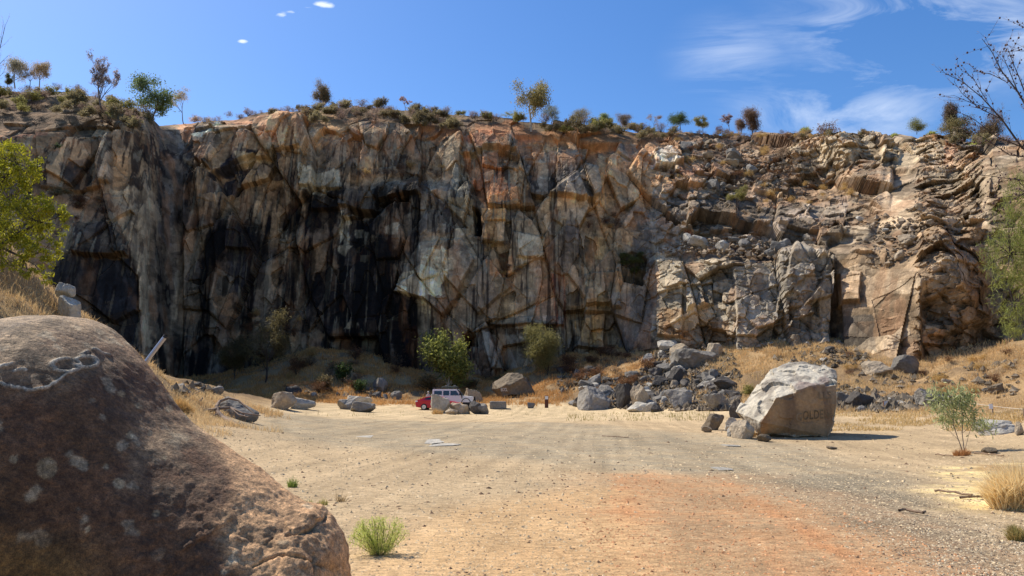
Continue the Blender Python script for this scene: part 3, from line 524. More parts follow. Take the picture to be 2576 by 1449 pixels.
def build_cliff():
    cols = np.concatenate([np.arange(-700, -120, 10), np.arange(-120, 2700, 2.15), np.arange(2700, 3301, 10)])
    NR = 390
    f = np.interp(cols, _pk, _foot) + 22; s = np.interp(cols, _pk, _skyl)
    jag = (fbm(np.stack([cols * .02, cols * 0, cols * 0], -1), 4, 77) - .5) * 14; s = s + jag
    fr = np.linspace(0, 1, NR)[:, None]
    fr0 = np.linspace(0, 1, 620)[:, None]; D0 = f + (s - f) * fr0; Y0 = wall_depth(np.broadcast_to(cols, D0.shape), D0)
    wgt = np.abs(np.diff(D0, axis=0)) + .30 * np.clip(np.abs(np.diff(Y0, axis=0)) * F / Y0[1:], 0, 60)
    kk = np.exp(-.5 * (np.arange(-12, 13) / 6.0) ** 2); kk /= kk.sum(); wp = np.pad(wgt, ((0, 0), (12, 12)), mode='edge'); wgt = sum(kk[i] * wp[:, i:i + wgt.shape[1]] for i in range(25))
    cum = np.concatenate([np.zeros((1, len(cols))), np.cumsum(wgt, 0)]); cum /= cum[-1]
    DY = np.stack([np.interp(fr[:, 0], cum[:, c], D0[:, c]) for c in range(len(cols))], 1); DX = np.broadcast_to(cols, DY.shape)
    Yd = wall_depth(DX, DY)
    # soften the loft between the profiles
    k = np.exp(-.5 * (np.arange(-6, 7) / 3.0) ** 2); k /= k.sum()
    pad = np.pad(Yd, ((0, 0), (6, 6)), mode='edge'); Yd = sum(k[i] * pad[:, i:i + Yd.shape[1]] for i in range(13))
    P0 = at(DX, DY, Yd)
    gx = np.gradient(P0, axis=1); gy = np.gradient(P0, axis=0)
    N = np.cross(gx, gy); N /= np.linalg.norm(N, axis=-1, keepdims=True) + 1e-9
    N = np.where((N[..., 1] > 0)[..., None], -N, N); N = blur(blur(N, 5, 9), 5, 9); N = N * .35 + np.array([0, -.65, .08]); N /= np.linalg.norm(N, axis=-1, keepdims=True)
    x, y, z = P0[..., 0], P0[..., 1], P0[..., 2]
    # joint-bounded facets of several sizes, two joint directions
    def rot(a, sx, sy, sz):
        c, s_ = math.cos(a), math.sin(a); return np.stack([(c * x + s_ * z) / sx, y / sy * .45, (-s_ * x + c * z) / sz], -1)
    warp = (np.stack([fbm(P0 * .14, 2, 1), fbm(P0 * .14, 2, 2), fbm(P0 * .14, 2, 3)], -1) - .5) * .7
    x, y, z = x + warp[..., 0], y + warp[..., 1], z + warp[..., 2]
    rightness = sstep(1560, 1720, DX); leftness = 1 - rightness
    h1, e1 = facet(rot(.16, 8.5, 11, 17), 11, .75, 1.25); h2, e2, r2 = facet(rot(-.2, 4.0, 6, 8.5), 31, .75, 1.25, True); h2b, e2b = facet(rot(-.35, 4.2, 6, 4.4), 33, .75, 1.25); h3, e3, r3 = facet(rot(.1, 1.9, 3, 3.8), 51, .75, 1.25, True); h3b, e3b, r3b = facet(rot(.2, 1.9, 3, 1.6), 53, .75, 1.25, True); h4, e4 = facet(rot(-.5, .7, 1.2, .5), 71, .7, 1.2)
    h2 = h2 * leftness + h2b * rightness; h3 = h3 * leftness + h3b * rightness; e2 = np.where(rightness > .5, e2b, e2); e3 = np.where(rightness > .5, e3b, e3)
    slope = np.clip(np.abs(gy[..., 1]) / (np.abs(gy[..., 2]) + 1e-6), 0, 3); slope = blur(blur(slope, 4, 8), 4, 8)
    soil = sstep(.0, 1.0, (np.interp(DX, [-300, 0, 380, 420, 560, 700, 900, 1100, 1200, 1360, 1560, 1700, 2000, 2180, 2400, 2700], [300, 318, 305, 318, 312, 306, 318, 322, 335, 346, 362, 345, 346, 334, 352, 380]) - DY) / 10)
    flat_ = sstep(2.2, .8, slope); disp = 2.6 * h1 + 1.4 * h2 * (.15 + .85 * flat_) + ((.34 + .62 * rightness) * h3 + (.04 + .2 * rightness) * h4) * flat_
    disp -= .3 * sstep(.05, .0, e1) + .12 * sstep(.05, .0, e2) + .08 * sstep(.07, .0, e3) * rightness
    disp += (fbm(P0 * .9, 4, 8) - .5) * (.12 + .12 * rightness)
    disp *= 1 - .75 * soil
    side = np.abs(gx[..., 1]) / (np.abs(gx[..., 0]) + 1e-4); sp_ = np.pad(side, ((0, 0), (8, 8)), mode='edge'); side = sum(sp_[:, i:i + side.shape[1]] for i in range(17)) / 17; rk = rightness * (1 - sstep(2300, 2340, DX) * sstep(2470, 2420, DX)); disp *= 1 - .9 * sstep(0, 1, (side - .5 - 1.2 * rk) / (1 + 1.5 * rk))
    wx = (fbm(P0 * .3, 4, 91) - .5) * 26 + (fbm(P0 * 1.6, 3, 92) - .5) * 9; wz = (fbm(P0 * .3, 4, 93) - .5) * 26 + (fbm(P0 * 1.6, 3, 94) - .5) * 9
    for poly, d0, d1 in SHAPE:
        pp = np.array(poly); b0 = pp.min(0) - 30; b1 = pp.max(0) + 30
        m = (DX > b0[0]) & (DX < b1[0]) & (DY > b0[1]) & (DY < b1[1])
        if not m.any(): continue
        sd = poly_sd(DX[m] + wx[m] * .35, DY[m] + wz[m] * .35, pp); t = np.clip((pp[:, 1].max() - DY[m]) / np.ptp(pp[:, 1]), 0, 1)
        disp[m] += sstep(-1.5, 2.5, sd) * (d0 + (d1 - d0) * t)
    nose = np.maximum(sstep(2290, 2325, DX) * sstep(2490, 2450, DX), sstep(1960, 2010, DX) * sstep(2190, 2150, DX) * sstep(470, 440, DY)); disp = disp * (1 - nose) + blur(blur(disp, 4, 6), 4, 6) * nose; P = P0 + N * disp[..., None]
    Pb = blur(P, 2, 5); fa, ea, ra_ = facet(Pb / np.array([3.2, 3.2, 2.2]) + .3, 201, .9, 1.1, True); fb, eb = facet((Pb @ np.array([[.9, 0, .43], [0, 1, 0], [-.43, 0, .9]])) / np.array([1.4, 1.4, .8]), 211, .9, 1.1); fc, ec = facet(Pb / .6, 221, .8, 1.0)
    Pb = Pb + np.array([-.55, -.8, .15]) * (1.5 * fa + .75 * fb + .22 * fc - .15 * sstep(.06, 0, eb))[..., None]; P = P * (1 - nose[..., None]) + Pb * nose[..., None]
    h3 = h3 * (1 - nose) + fb * nose; h2 = h2 * (1 - nose) + fa * nose; h4 = h4 * (1 - nose) + fc * nose
    # ---- colour
    n1 = fbm(P0 * .09, 4, 101); n2 = fbm(P0 * .35, 4, 103); n3 = fbm(P0 * np.array([1.1, 1.1, .5]), 4, 104)
    strk = fbm(np.stack([P0[..., 0] * 1.1, P0[..., 1] * .4, P0[..., 2] * .05], -1), 4, 105); strk2 = fbm(np.stack([P0[..., 0] * 2.6, P0[..., 1] * .8, P0[..., 2] * .10], -1), 3, 106)
    col = np.empty(P0.shape); col[:] = lin((112, 98, 80))
    def lay(c, m): col[:] = col * (1 - m[..., None]) + c * m[..., None]
    lay(lin((86, 80, 76)), sstep(.45, .6, n2)); lay(lin((142, 114, 78)), sstep(.54, .66, n1))
    for poly, c, st, sk in PAINT:
        pp = np.array(poly, float); b0 = pp.min(0) - 40; b1 = pp.max(0) + 40
        m = (DX > b0[0]) & (DX < b1[0]) & (DY > b0[1]) & (DY < b1[1])
        if not m.any(): continue
        sd = poly_sd(DX[m] + wx[m], DY[m] + wz[m] * 1.2, pp)
        w = sstep(-1.5, 2.0, sd) * st
        if sk: w = w * (1 - sk + sk * sstep(.42, .56, .55 * strk[m] + .45 * strk2[m]))
        # keep single blocks of the older colour so that edges follow the joints
        w = np.clip(w * (1 - .45 * sstep(.15, .4, h3[m])), 0, 1)
        col[m] = col[m] * (1 - w[:, None]) + lin(c) * w[:, None]
    rock = 1 - soil; lf = 1 - rightness
    for rr_, lo_, hi_, c_, a_ in ((r3, .0, .16, (58, 52, 50), .4), (r3, .70, .78, (136, 106, 72), .3), (r2, .0, .22, (62, 55, 52), .5), (r2, .84, 1.01, (140, 126, 100), .3)):
        lay(lin(c_), ((rr_ >= lo_) & (rr_ < hi_)) * a_ * lf * rock * (.55 + .45 * sstep(.35, .6, n2)))
    for lo_, hi_, c_, a_ in ((.0, .14, (96, 86, 74), .55), (.84, 1.01, (190, 174, 146), .3), (.7, .8, (166, 126, 86), .45)):
        lay(lin(c_), ((r3b >= lo_) & (r3b < hi_)) * a_ * rightness * rock)
    # block-wise tone, grain and water streaks
    rock = 1 - soil
    tone = 1 + rock * (.55 * h3 + .38 * h4 + .22 * h2) + (n3 - .5) * .5
    col *= np.clip(tone, .45, 1.7)[..., None]
    left = sstep(1700, 1300, DX); steep = sstep(1.4, .5, slope)
    dk = sstep(.525, .565, .45 * strk + .55 * strk2) * (.2 + .65 * left) * steep * rock
    lay(lin((38, 33, 34)), dk)
    lt = sstep(.63, .67, strk2) * (.55 * left + .25) * steep * rock * .3; lay(lin((176, 166, 140)), lt)
    oc = sstep(.56, .68, fbm(P0 * np.array([.5, .5, .22]), 4, 111)) * .35 * rock; lay(lin((150, 104, 60)), oc)
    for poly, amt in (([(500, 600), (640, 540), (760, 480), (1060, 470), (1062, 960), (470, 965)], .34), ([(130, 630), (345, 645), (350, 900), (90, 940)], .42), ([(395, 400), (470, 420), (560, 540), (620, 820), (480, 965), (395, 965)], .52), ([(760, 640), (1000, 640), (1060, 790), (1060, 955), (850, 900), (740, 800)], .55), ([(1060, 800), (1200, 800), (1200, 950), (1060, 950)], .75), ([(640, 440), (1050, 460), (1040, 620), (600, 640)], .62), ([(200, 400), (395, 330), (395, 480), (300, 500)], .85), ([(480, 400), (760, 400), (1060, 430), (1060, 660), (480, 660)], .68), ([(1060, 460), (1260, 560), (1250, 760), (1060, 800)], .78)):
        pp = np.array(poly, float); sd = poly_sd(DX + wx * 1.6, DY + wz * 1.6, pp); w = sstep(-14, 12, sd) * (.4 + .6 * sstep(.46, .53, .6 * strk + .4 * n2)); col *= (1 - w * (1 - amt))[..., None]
    for poly, c, st, sk in PAINT:
        if st < .9 or sk > .12: continue
        pp = np.array(poly, float)
        if np.ptp(pp[:, 0]) > 260: continue
        b0 = pp.min(0) - 40; b1 = pp.max(0) + 40; m = (DX > b0[0]) & (DX < b1[0]) & (DY > b0[1]) & (DY < b1[1])
        if not m.any(): continue
        w = sstep(-1.0, 1.5, poly_sd(DX[m] + wx[m] * 1.0, DY[m] + wz[m] * 1.1, pp)) * (.62 if np.ptp(pp[:, 0]) > 45 else .14) * (1 - .7 * sstep(.5, .56, .5 * strk2[m] + .5 * n3[m])) * (1 - .5 * sstep(.05, .15, h3[m])); w = np.clip(w, 0, 1)[:, None]
        col[m] = col[m] * (1 - w) + .9 * lin(c) * (1 + .5 * h3[m] + (n3[m] - .5) * .6)[:, None] * w
    rimd = np.interp(DX, _pk, _skyl); band = sstep(12, 40, DY - rimd + (n2 - .5) * 60) * sstep(150, 80, DY - rimd + (n1 - .5) * 120) * sstep(470, 560, DX) * sstep(1720, 1600, DX); lay(lin((158, 108, 62)), band * sstep(.46, .58, .5 * n2 + .5 * strk) * .5)
    # fallen grit and dead grass lying on ledges
    g2 = np.gradient(P, axis=0); led = sstep(.9, 2.2, np.abs(g2[..., 1]) / (np.abs(g2[..., 2]) + 1e-4)) * (g2[..., 1] > 0)
    lay(lin((140, 112, 78)), led * (.14 + .1 * rightness))
    lay(lin((84, 66, 46)), soil * .7 * (.4 + n3))
    lum = col.mean(-1, keepdims=True); rr = sstep(1600, 1900, DX)[..., None]
    col = col + (lum - col) * (.2 * rr + .24)
    col = ALB * (col / .16) ** 1.08 * .16 * (1 - .42 * rr) * (np.array([1.05, 1.0, .88]) + rr * np.array([.02, -.02, -.05]))
    V = P.reshape(-1, 3); 
    # plateau behind the rim
    rim = P[-1]; rows = []
    for dy_, dz in ((6, .2), (16, .0), (50, -1.0), (200, -4), (700, -10)): r = rim.copy(); c0 = np.array([0, 60, 0.0]); d = rim - c0; d[:, 2] = 0; d /= np.linalg.norm(d, axis=1, keepdims=True); r = r + d * dy_; r[:, 2] += dz + (0 if dy_ < 20 else 0); rows.append(r)
    V = np.concatenate([V] + rows); cc = np.concatenate([np.clip(col, .01, .75).reshape(-1, 3)] + [np.tile(lin((135, 108, 74)) * 1.0, (len(cols), 1))] * 5)
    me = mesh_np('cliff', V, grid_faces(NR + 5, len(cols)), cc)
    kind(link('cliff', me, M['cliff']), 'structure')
build_cliff()
# ------------------------------------------------------------------ rocks
from mathutils.bvhtree import BVHTree
def ico(sub):
    bm = bmesh.new(); bmesh.ops.create_icosphere(bm, subdivisions=sub, radius=1)
    V = np.array([v.co[:] for v in bm.verts]); Fc = np.array([[v.index for v in f.verts] for f in bm.faces]); bm.free(); return V, Fc
ICO = {k: ico(k) for k in (2, 3, 4, 5)}
_rm = {}
def rock_mesh(seed, sub=3, m='rock_grey', sharp=1.4):
    key = (seed, sub, m)
    if key in _rm: return _rm[key]
    V, Fc = ICO[sub]; r = np.random.default_rng(1000 + seed)
    n = r.normal(size=(int(11 + 5 * r.random()), 3)); n /= np.linalg.norm(n, axis=1, keepdims=True)
    n = np.concatenate([n, [[0, 0, -1.0]], [[0, 0, 1.0]] if r.random() < .4 else [[.2, .1, .97]]]); d = r.uniform(.52, .92, len(n))
    dots = V @ n.T; rad = np.where(dots > .05, d / np.maximum(dots, .05), 9).min(1); rad = np.minimum(rad, 1.25)
    P = V * rad[:, None]
    P = P + V * ((fbm(P * 1.7 + seed, 4, seed) - .5) * .22 * sharp + (fbm(P * 6 + seed, 3, seed + 3) - .5) * .07)[:, None]
    P -= (P.max(0) + P.min(0)) / 2; P /= np.ptp(P, axis=0) / 2
    me = mesh_np('rock', P, Fc); me.materials.append(M[m]); _rm[key] = me; return me
def rock(x0, x1, y0, y1, seed, m, label, name='boulder', cat='boulder', sub=4, dep=.8, rz=0, group=None, base=None, tilt=0, raise_=0):
    """rock whose extent reads x0..x1, y0..y1; its foot stands on the terrain"""
    p = base if base is not None else hit1((x0 + x1) / 2, y1)
    Y = p[1]; w = (x1 - x0) / F * Y; h = (y1 - y0) / F * Y
    o = link(name, rock_mesh(seed, sub, m)); dd = max(w * dep, .25 * h)
    o.scale = (w / 2, dd / 2, h / 2 * 1.12); o.location = (float(p[0]), float(p[1] + dd * .35), float(p[2] + h / 2 - .1 * h + raise_)); o.rotation_euler = (0, tilt, 0)
    tag(o, label, cat, group); return o
R = random.Random(5)
ROCKS = [
 (675, 742, 984, 1030, 3, 'rock_tan', 'rounded tan boulder left of a flat grey one on the gravel', {}),
 (722, 787, 998, 1030, 7, 'rock_pale', 'flat topped pale grey boulder touching the rounded tan one', {}),
 (845, 893, 1004, 1030, 12, 'rock_grey', 'small dark bellied rock at the left of the leaning trio on the gravel', {}),
 (862, 934, 996, 1024, 5, 'rock_pale', 'pale slab leaning over the middle of the rock trio', {'raise_': .1}),
 (878, 942, 1008, 1037, 9, 'rock_grey', 'low grey wedge in front of the leaning rock trio', {}),
 (538, 640, 1008, 1052, 14, 'rock_grey', 'grey sloping rock behind the fallen branch', {'tilt': .3}),
 (1081, 1131, 990, 1040, 18, 'rock_pale', 'tall pale standing rock hiding the middle of the red car', {'sub': 5}),
 (1118, 1152, 1028, 1043, 21, 'rock_tan', 'low flat rock at the foot of the tall pale standing rock', {}),
 (1130, 1182, 1012, 1042, 23, 'rock_tan', 'rounded brownish rock below the bonnet of the white off-roader', {}),
 (1178, 1212, 1008, 1042, 26, 'rock_dark', 'dark pointed rock right of the rounded brownish rock by the cars', {}),
 (1196, 1229, 1013, 1042, 28, 'rock_grey', 'grey square rock at the right end of the row by the cars', {}),
 (1165, 1215, 975, 1012, 31, 'rock_tan', 'pale tan boulder standing behind the bonnet of the white off-roader', {}),
 (1234, 1350, 935, 999, 1, 'rock_brown', 'big brown flat boulder with white scribble at the cliff foot', {'sub': 5, 'dep': .6}),
 (1327, 1346, 1012, 1027, 33, 'rock_grey', 'small grey rock between the stone block and the bollard', {}),
 (1455, 1541, 968, 1031, 35, 'rock_grey', 'large humped grey boulder at the left front of the scree', {'sub': 5}),
 (1551, 1592, 962, 1026, 37, 'rock_dark', 'dark split boulder right of the large humped one', {}),
 (1588, 1644, 963, 1030, 39, 'rock_tan', 'pointed tan pyramid rock in the middle of the scree', {'sub': 5}),
 (1582, 1640, 1010, 1036, 41, 'rock_pale', 'pale flat slab lying in front of the pointed pyramid rock', {}),
 (1682, 1722, 920, 968, 43, 'rock_dark', 'dark fin shaped rock standing on the scree', {}),
 (1682, 1718, 955, 980, 45, 'rock_tan', 'pinkish square rock below the dark fin', {}),
 (1676, 1744, 978, 1026, 47, 'rock_grey', 'greenish grey boulder below the pinkish square rock', {}),
 (1776, 1842, 988, 1034, 49, 'rock_grey', 'grey boulder with one pale side left of the giant boulder', {}),
 (1797, 1862, 945, 985, 51, 'rock_dark', 'blunt dark boulder above the one with a pale side', {}),
 (1655, 1720, 850, 882, 53, 'rock_pale', 'pale slab at the top left of the upper rock heap', {'tilt': .3}),
 (1690, 1752, 862, 895, 55, 'rock_tan', 'brownish slab next to the pale top slab of the upper heap', {'tilt': .3}),
 (1700, 1815, 870, 925, 57, 'rock_grey', 'large slanting grey slab of the upper rock heap', {'sub': 5, 'tilt': -.1}),
 (1778, 1822, 860, 902, 59, 'rock_tan', 'brown upright block at the right of the upper rock heap', {}),
 (1768, 1828, 1040, 1082, 61, 'rock_brown', 'dark square block left of the giant boulder', {}),
 (1826, 1866, 1050, 1085, 63, 'rock_pale', 'pale block between the dark block and the giant boulder', {}),
 (1830, 1868, 1068, 1098, 65, 'rock_pale', 'small pale rock in the grass before the giant boulder', {}),
 (1845, 1906, 1056, 1104, 67, 'rock_tan', 'tan rectangular rock leaning at the foot of the giant boulder', {'tilt': .3}),
 (1767, 1792, 1072, 1088, 69, 'rock_tan', 'fist sized rock at the far left of the rocks by the giant boulder', {}),
 (1910, 1946, 1092, 1112, 71, 'rock_brown', 'small dark stone lying in front of the giant boulder', {}),
 (1838, 1880, 1002, 1052, 73, 'rock_dark', 'dark wedge rock behind the pale face of the giant boulder', {}),
 (2318, 2392, 975, 1022, 75, 'rock_grey', 'big square grey boulder on the right bank behind the sapling', {'sub': 5}),
 (2105, 2150, 985, 1022, 77, 'rock_grey', 'rounded grey rock right behind the giant boulder', {}),
 (2140, 2195, 985, 1030, 79, 'rock_dark', 'dark brown slab leaning right of the giant boulder', {'tilt': .4}),
 (2470, 2562, 1056, 1093, 81, 'rock_pale', 'pale grey rock lying on the gravel right of the sapling', {'sub': 5}),
 (2556, 2585, 1060, 1094, 83, 'rock_tan', 'tan rock cut by the right edge beside the pale grey rock', {}),
 (2495, 2540, 965, 988, 85, 'rock_brown', 'dark slanting rock high on the grassy right bank', {'tilt': -.25}),
 (2255, 2325, 890, 945, 87, 'rock_grey', 'bluish grey block at the foot of the right rock nose', {}),
 (2180, 2250, 905, 945, 89, 'rock_tan', 'rounded tan block left of the bluish grey one', {}),
 (130, 178, 706, 742, 91, 'rock_pale', 'pale cube of stone on top of the stack beside the left grass bank', {'base': None}),
 (126, 187, 738, 800, 93, 'rock_pale', 'tall pale block under the cube beside the left grass bank', {}),
 (2412, 2450, 318, 352, 95, 'rock_tan', 'pointed reddish rock standing on the right rim of the quarry', {'base': 'wall'}),
 (2385, 2412, 330, 352, 97, 'rock_tan', 'smaller reddish rock left of the pointed one on the rim', {'base': 'wall'}),
 (760, 782, 266, 286, 99, 'rock_pale', 'small pale rock under a tussock on the left part of the rim', {'base': 'wall'}),
]
for (x0, x1, y0, y1, sd, m, lab, kw) in ROCKS:
    kw = dict(kw)
    if kw.get('base', 0) == 'wall': kw['base'] = wallpt((x0 + x1) / 2, y1) + np.array([0, 1.0, .2])
    if sd == 91: kw['base'] = at(154, 742, 31.3)
    if sd == 93: kw['base'] = at(156, 800, 31.0)
    rock(x0, x1, y0, y1, sd, m, lab, **kw)
# far pale boulders on the skyline ledge and loose blocks: zones of look-alike rocks, every one its own object
def in_poly(poly, n, rng):
    poly = np.array(poly, float); b0, b1 = poly.min(0), poly.max(0); out = []
    while len(out) < n:
        q = rng.uniform(b0, b1, (400, 2)); m = poly_sd(q[:, 0], q[:, 1], poly) > 0; out += list(q[m])
    return np.array(out[:n])
ZONES = [
 ([(1432, 1022), (1470, 985), (1490, 960), (1600, 945), (1660, 880), (1720, 880), (1760, 930), (1850, 975), (1870, 1034), (1650, 1036), (1500, 1028)], 170, (10, 38), ('rock_grey', 'rock_dark', 'rock_grey', 'rock_dark', 'rock_dark', 'rock_pale'), 'angular grey block among the look-alike blocks of the scree heap', 'blocks of the scree heap left of the giant boulder', 0),
 ([(2108, 1034), (2108, 968), (2180, 985), (2330, 1005), (2440, 1000), (2420, 1030), (2200, 1040)], 34, (9, 30), ('rock_grey', 'rock_dark', 'rock_pale', 'rock_grey'), 'grey block among the look-alike rocks right of the giant boulder', 'rocks along the foot of the right bank', 0),
 ([(2140, 930), (2300, 950), (2560, 900), (2570, 1010), (2330, 985), (2150, 965)], 12, (8, 24), ('rock_grey', 'rock_brown', 'rock_tan'), 'brownish grey rock half sunk in dry grass on the right bank', 'rocks sunk in the right grass bank', 0),
 ([(1945, 905), (1990, 862), (2040, 858), (2190, 868), (2200, 915), (2080, 930)], 16, (9, 26), ('rock_grey', 'rock_dark', 'rock_pale'), 'grey rubble block at the foot of the pale cliff slab', 'rubble blocks under the pale cliff slab', 0),
 ([(430, 985), (430, 965), (540, 962), (560, 985), (480, 1000)], 7, (16, 44), ('rock_dark', 'rock_grey'), 'dark flat rock in the shade at the left cliff foot', 'flat rocks at the left cliff foot', 0),
 ([(700, 985), (870, 975), (1010, 985), (1000, 1004), (760, 1000)], 7, (14, 38), ('rock_dark', 'rock_grey'), 'dark rock in the shaded grass behind the gravel floor', 'dark rocks in the shaded grass', 0),
 ([(1400, 960), (1420, 925), (1500, 935), (1480, 980), (1410, 990)], 8, (12, 34), ('rock_dark', 'rock_dark'), 'dark rock in the brown scrub left of the scree heap', 'dark rocks in the brown scrub', 0),
 ([(1650, 640), (1700, 612), (1800, 605), (1960, 612), (2090, 640), (2060, 655), (1850, 650)], 20, (12, 40), ('rock_grey', 'rock_pale', 'rock_grey'), 'grey block lying on the ledge above the pale cliff slab', 'blocks on the ledge above the pale cliff slab', 1),
 ([(1680, 440), (1720, 370), (1900, 360), (2000, 380), (1980, 470), (1800, 500)], 16, (12, 44), ('rock_grey', 'rock_brown', 'rock_tan', 'rock_grey'), 'weathered block on the dry slope below the right rim', 'blocks on the dry slope below the right rim', 1),
 ([(2130, 650), (2150, 560), (2330, 520), (2400, 560), (2330, 640), (2200, 680)], 8, (14, 40), ('rock_tan', 'rock_pale', 'rock_tan'), 'tan slab lying on the stepped right cliff', 'slabs on the stepped right cliff', 1),
]
rng = np.random.default_rng(77)
for zi, (poly, n, (s0, s1), mats, lab, grp, wall) in enumerate(ZONES):
    q = in_poly(poly, n, rng); q = q[np.argsort(q[:, 1])]
    B = wallpt(q[:, 0], q[:, 1]) if wall else hit(q[:, 0], q[:, 1])
    for k in range(n):
        s = s0 + (s1 - s0) * rng.random() ** (1.5 if zi == 0 else 2.0); Y = B[k][1]; w = s / F * Y
        o = link('rock', rock_mesh(int(rng.integers(0, 12)), 2 if s < 16 else 3, mats[int(rng.integers(0, len(mats)))]))
        o.scale = (w * rng.uniform(.45, .75), w * rng.uniform(.4, .6), w * rng.uniform(.26, .52)); o.rotation_euler = tuple(rng.normal(0, .35, 2)) + (rng.uniform(0, 6.28),)
        o.location = tuple(float(c) for c in (B[k] + np.array([0, -.6 if wall else .1, w * .22 + (.2 if wall else 0)])))
        tag(o, lab, 'rock', grp)

def stones(name, pts, sizes, cols, m, flat=.6, seed=0):
    """many little stones as one object"""
    r = np.random.default_rng(seed); V0, F0 = (np.array([(1, 0, 0), (-1, 0, 0), (0, 1, 0), (0, -1, 0), (0, 0, 1), (0, 0, -1)], float), np.array([(0, 2, 4), (2, 1, 4), (1, 3, 4), (3, 0, 4), (2, 0, 5), (1, 2, 5), (3, 1, 5), (0, 3, 5)]))
    n = len(pts); a = r.uniform(0, 6.28, n); J = 1 + r.uniform(-.45, .35, (n, 6, 1))
    P = V0[None] * J * sizes[:, None, None] * np.stack([np.ones(n), r.uniform(.6, 1, n), r.uniform(.4, .8, n) * flat / .6], -1)[:, None, :]
    P[..., 0] += .35 * P[..., 2]
    c, s = np.cos(a)[:, None], np.sin(a)[:, None]; Q = np.stack([P[..., 0] * c - P[..., 1] * s, P[..., 0] * s + P[..., 1] * c, P[..., 2]], -1) + pts[:, None, :]
    Fc = (F0[None] + 6 * np.arange(n)[:, None, None]).reshape(-1, 3)
    return link(name, mesh_np(name, Q.reshape(-1, 3), Fc, np.repeat(cols, 6, axis=0)), m)
M['stone'] = mat('loose_stone', attr=True, rough=.95, spec=.1)
def gravel():
    r = np.random.default_rng(4); q = []
    dyy = 1000 + 470 * r.random(30000) ** 1.15; dxx = r.uniform(300, 2620, 30000)
    p = hit(dxx, dyy) ; p = p[p[:, 1] < 70]; p = p[p[:, 2] < .5]
    s = (.007 + .026 * r.random(len(p)) ** 7 + .010 * r.random(len(p))) * np.clip(p[:, 1] / 10, .75, 1.9)
    tone = r.uniform(.7, 1.25, (len(p), 1)); base = np.where(r.random((len(p), 1)) < .16, lin((128, 104, 82))[None], lin((208, 184, 146))[None] * .9)
    lat = poly_sd(p[:, 0], p[:, 1], gpoly([(1560, 1178), (1800, 1172), (2000, 1225), (2230, 1300), (2450, 1385), (2650, 1500), (2500, 1700), (1700, 1700), (1450, 1300)])) > 0
    base = np.where(lat[:, None] & (r.random((len(p), 1)) < .85), lin((190, 140, 100))[None], base)
    kind(stones('gravel', p, s, base * tone, M['stone'], .5, 1), 'stuff')
    n = 16000; q = np.stack([r.uniform(1750, 2640, n), r.uniform(1150, 1470, n)], -1); P = hit(q[:, 0], q[:, 1]); sd = poly_sd(P[:, 0], P[:, 1], gpoly([(1850, 1150), (2280, 1165), (2380, 1260), (2620, 1330), (2640, 1480), (2400, 1430), (2130, 1290)])); P = P[sd + r.normal(0, .35, n) > 0]
    kind(stones('stone_chips', P, .008 + .012 * r.random(len(P)), np.where(r.random((len(P), 1)) < .45, lin((112, 98, 82))[None], lin((196, 178, 148))[None]) * r.uniform(.7, 1.2, (len(P), 1)), M['stone'], .5, 7), 'stuff')
    # rubble between the blocks of the scree
    P = []
    for zi, n in ((0, 3000), (1, 700), (2, 120), (3, 320), (4, 60), (5, 60), (6, 160)):
        q = in_poly(ZONES[zi][0], n, r); P.append(hit(q[:, 0], q[:, 1]))
    q = in_poly([(1640, 935), (1655, 862), (1830, 858), (1870, 960), (1750, 950)], 900, r); P.append(hit(q[:, 0], q[:, 1]))
    P = np.concatenate(P); s = .12 + .36 * r.random(len(P)) ** 2; P[:, 2] += s * .25
    kind(stones('scree_rubble', P, s, lin((104, 94, 80))[None] * r.uniform(.4, 1.8, (len(P), 1)), M['stone'], .8, 2), 'stuff')
    P = []
    for zi, n in ((7, 420), (8, 420), (9, 300)):
        q = in_poly(ZONES[zi][0], n, r); P.append(wallpt(q[:, 0], q[:, 1]) + np.array([0, -.7, .1]))
    P = np.concatenate(P); s = .12 + .4 * r.random(len(P)) ** 2
    kind(stones('ledge_rubble', P, s, lin((140, 124, 104))[None] * r.uniform(.5, 1.4, (len(P), 1)), M['stone'], .8, 3), 'stuff')
gravel()

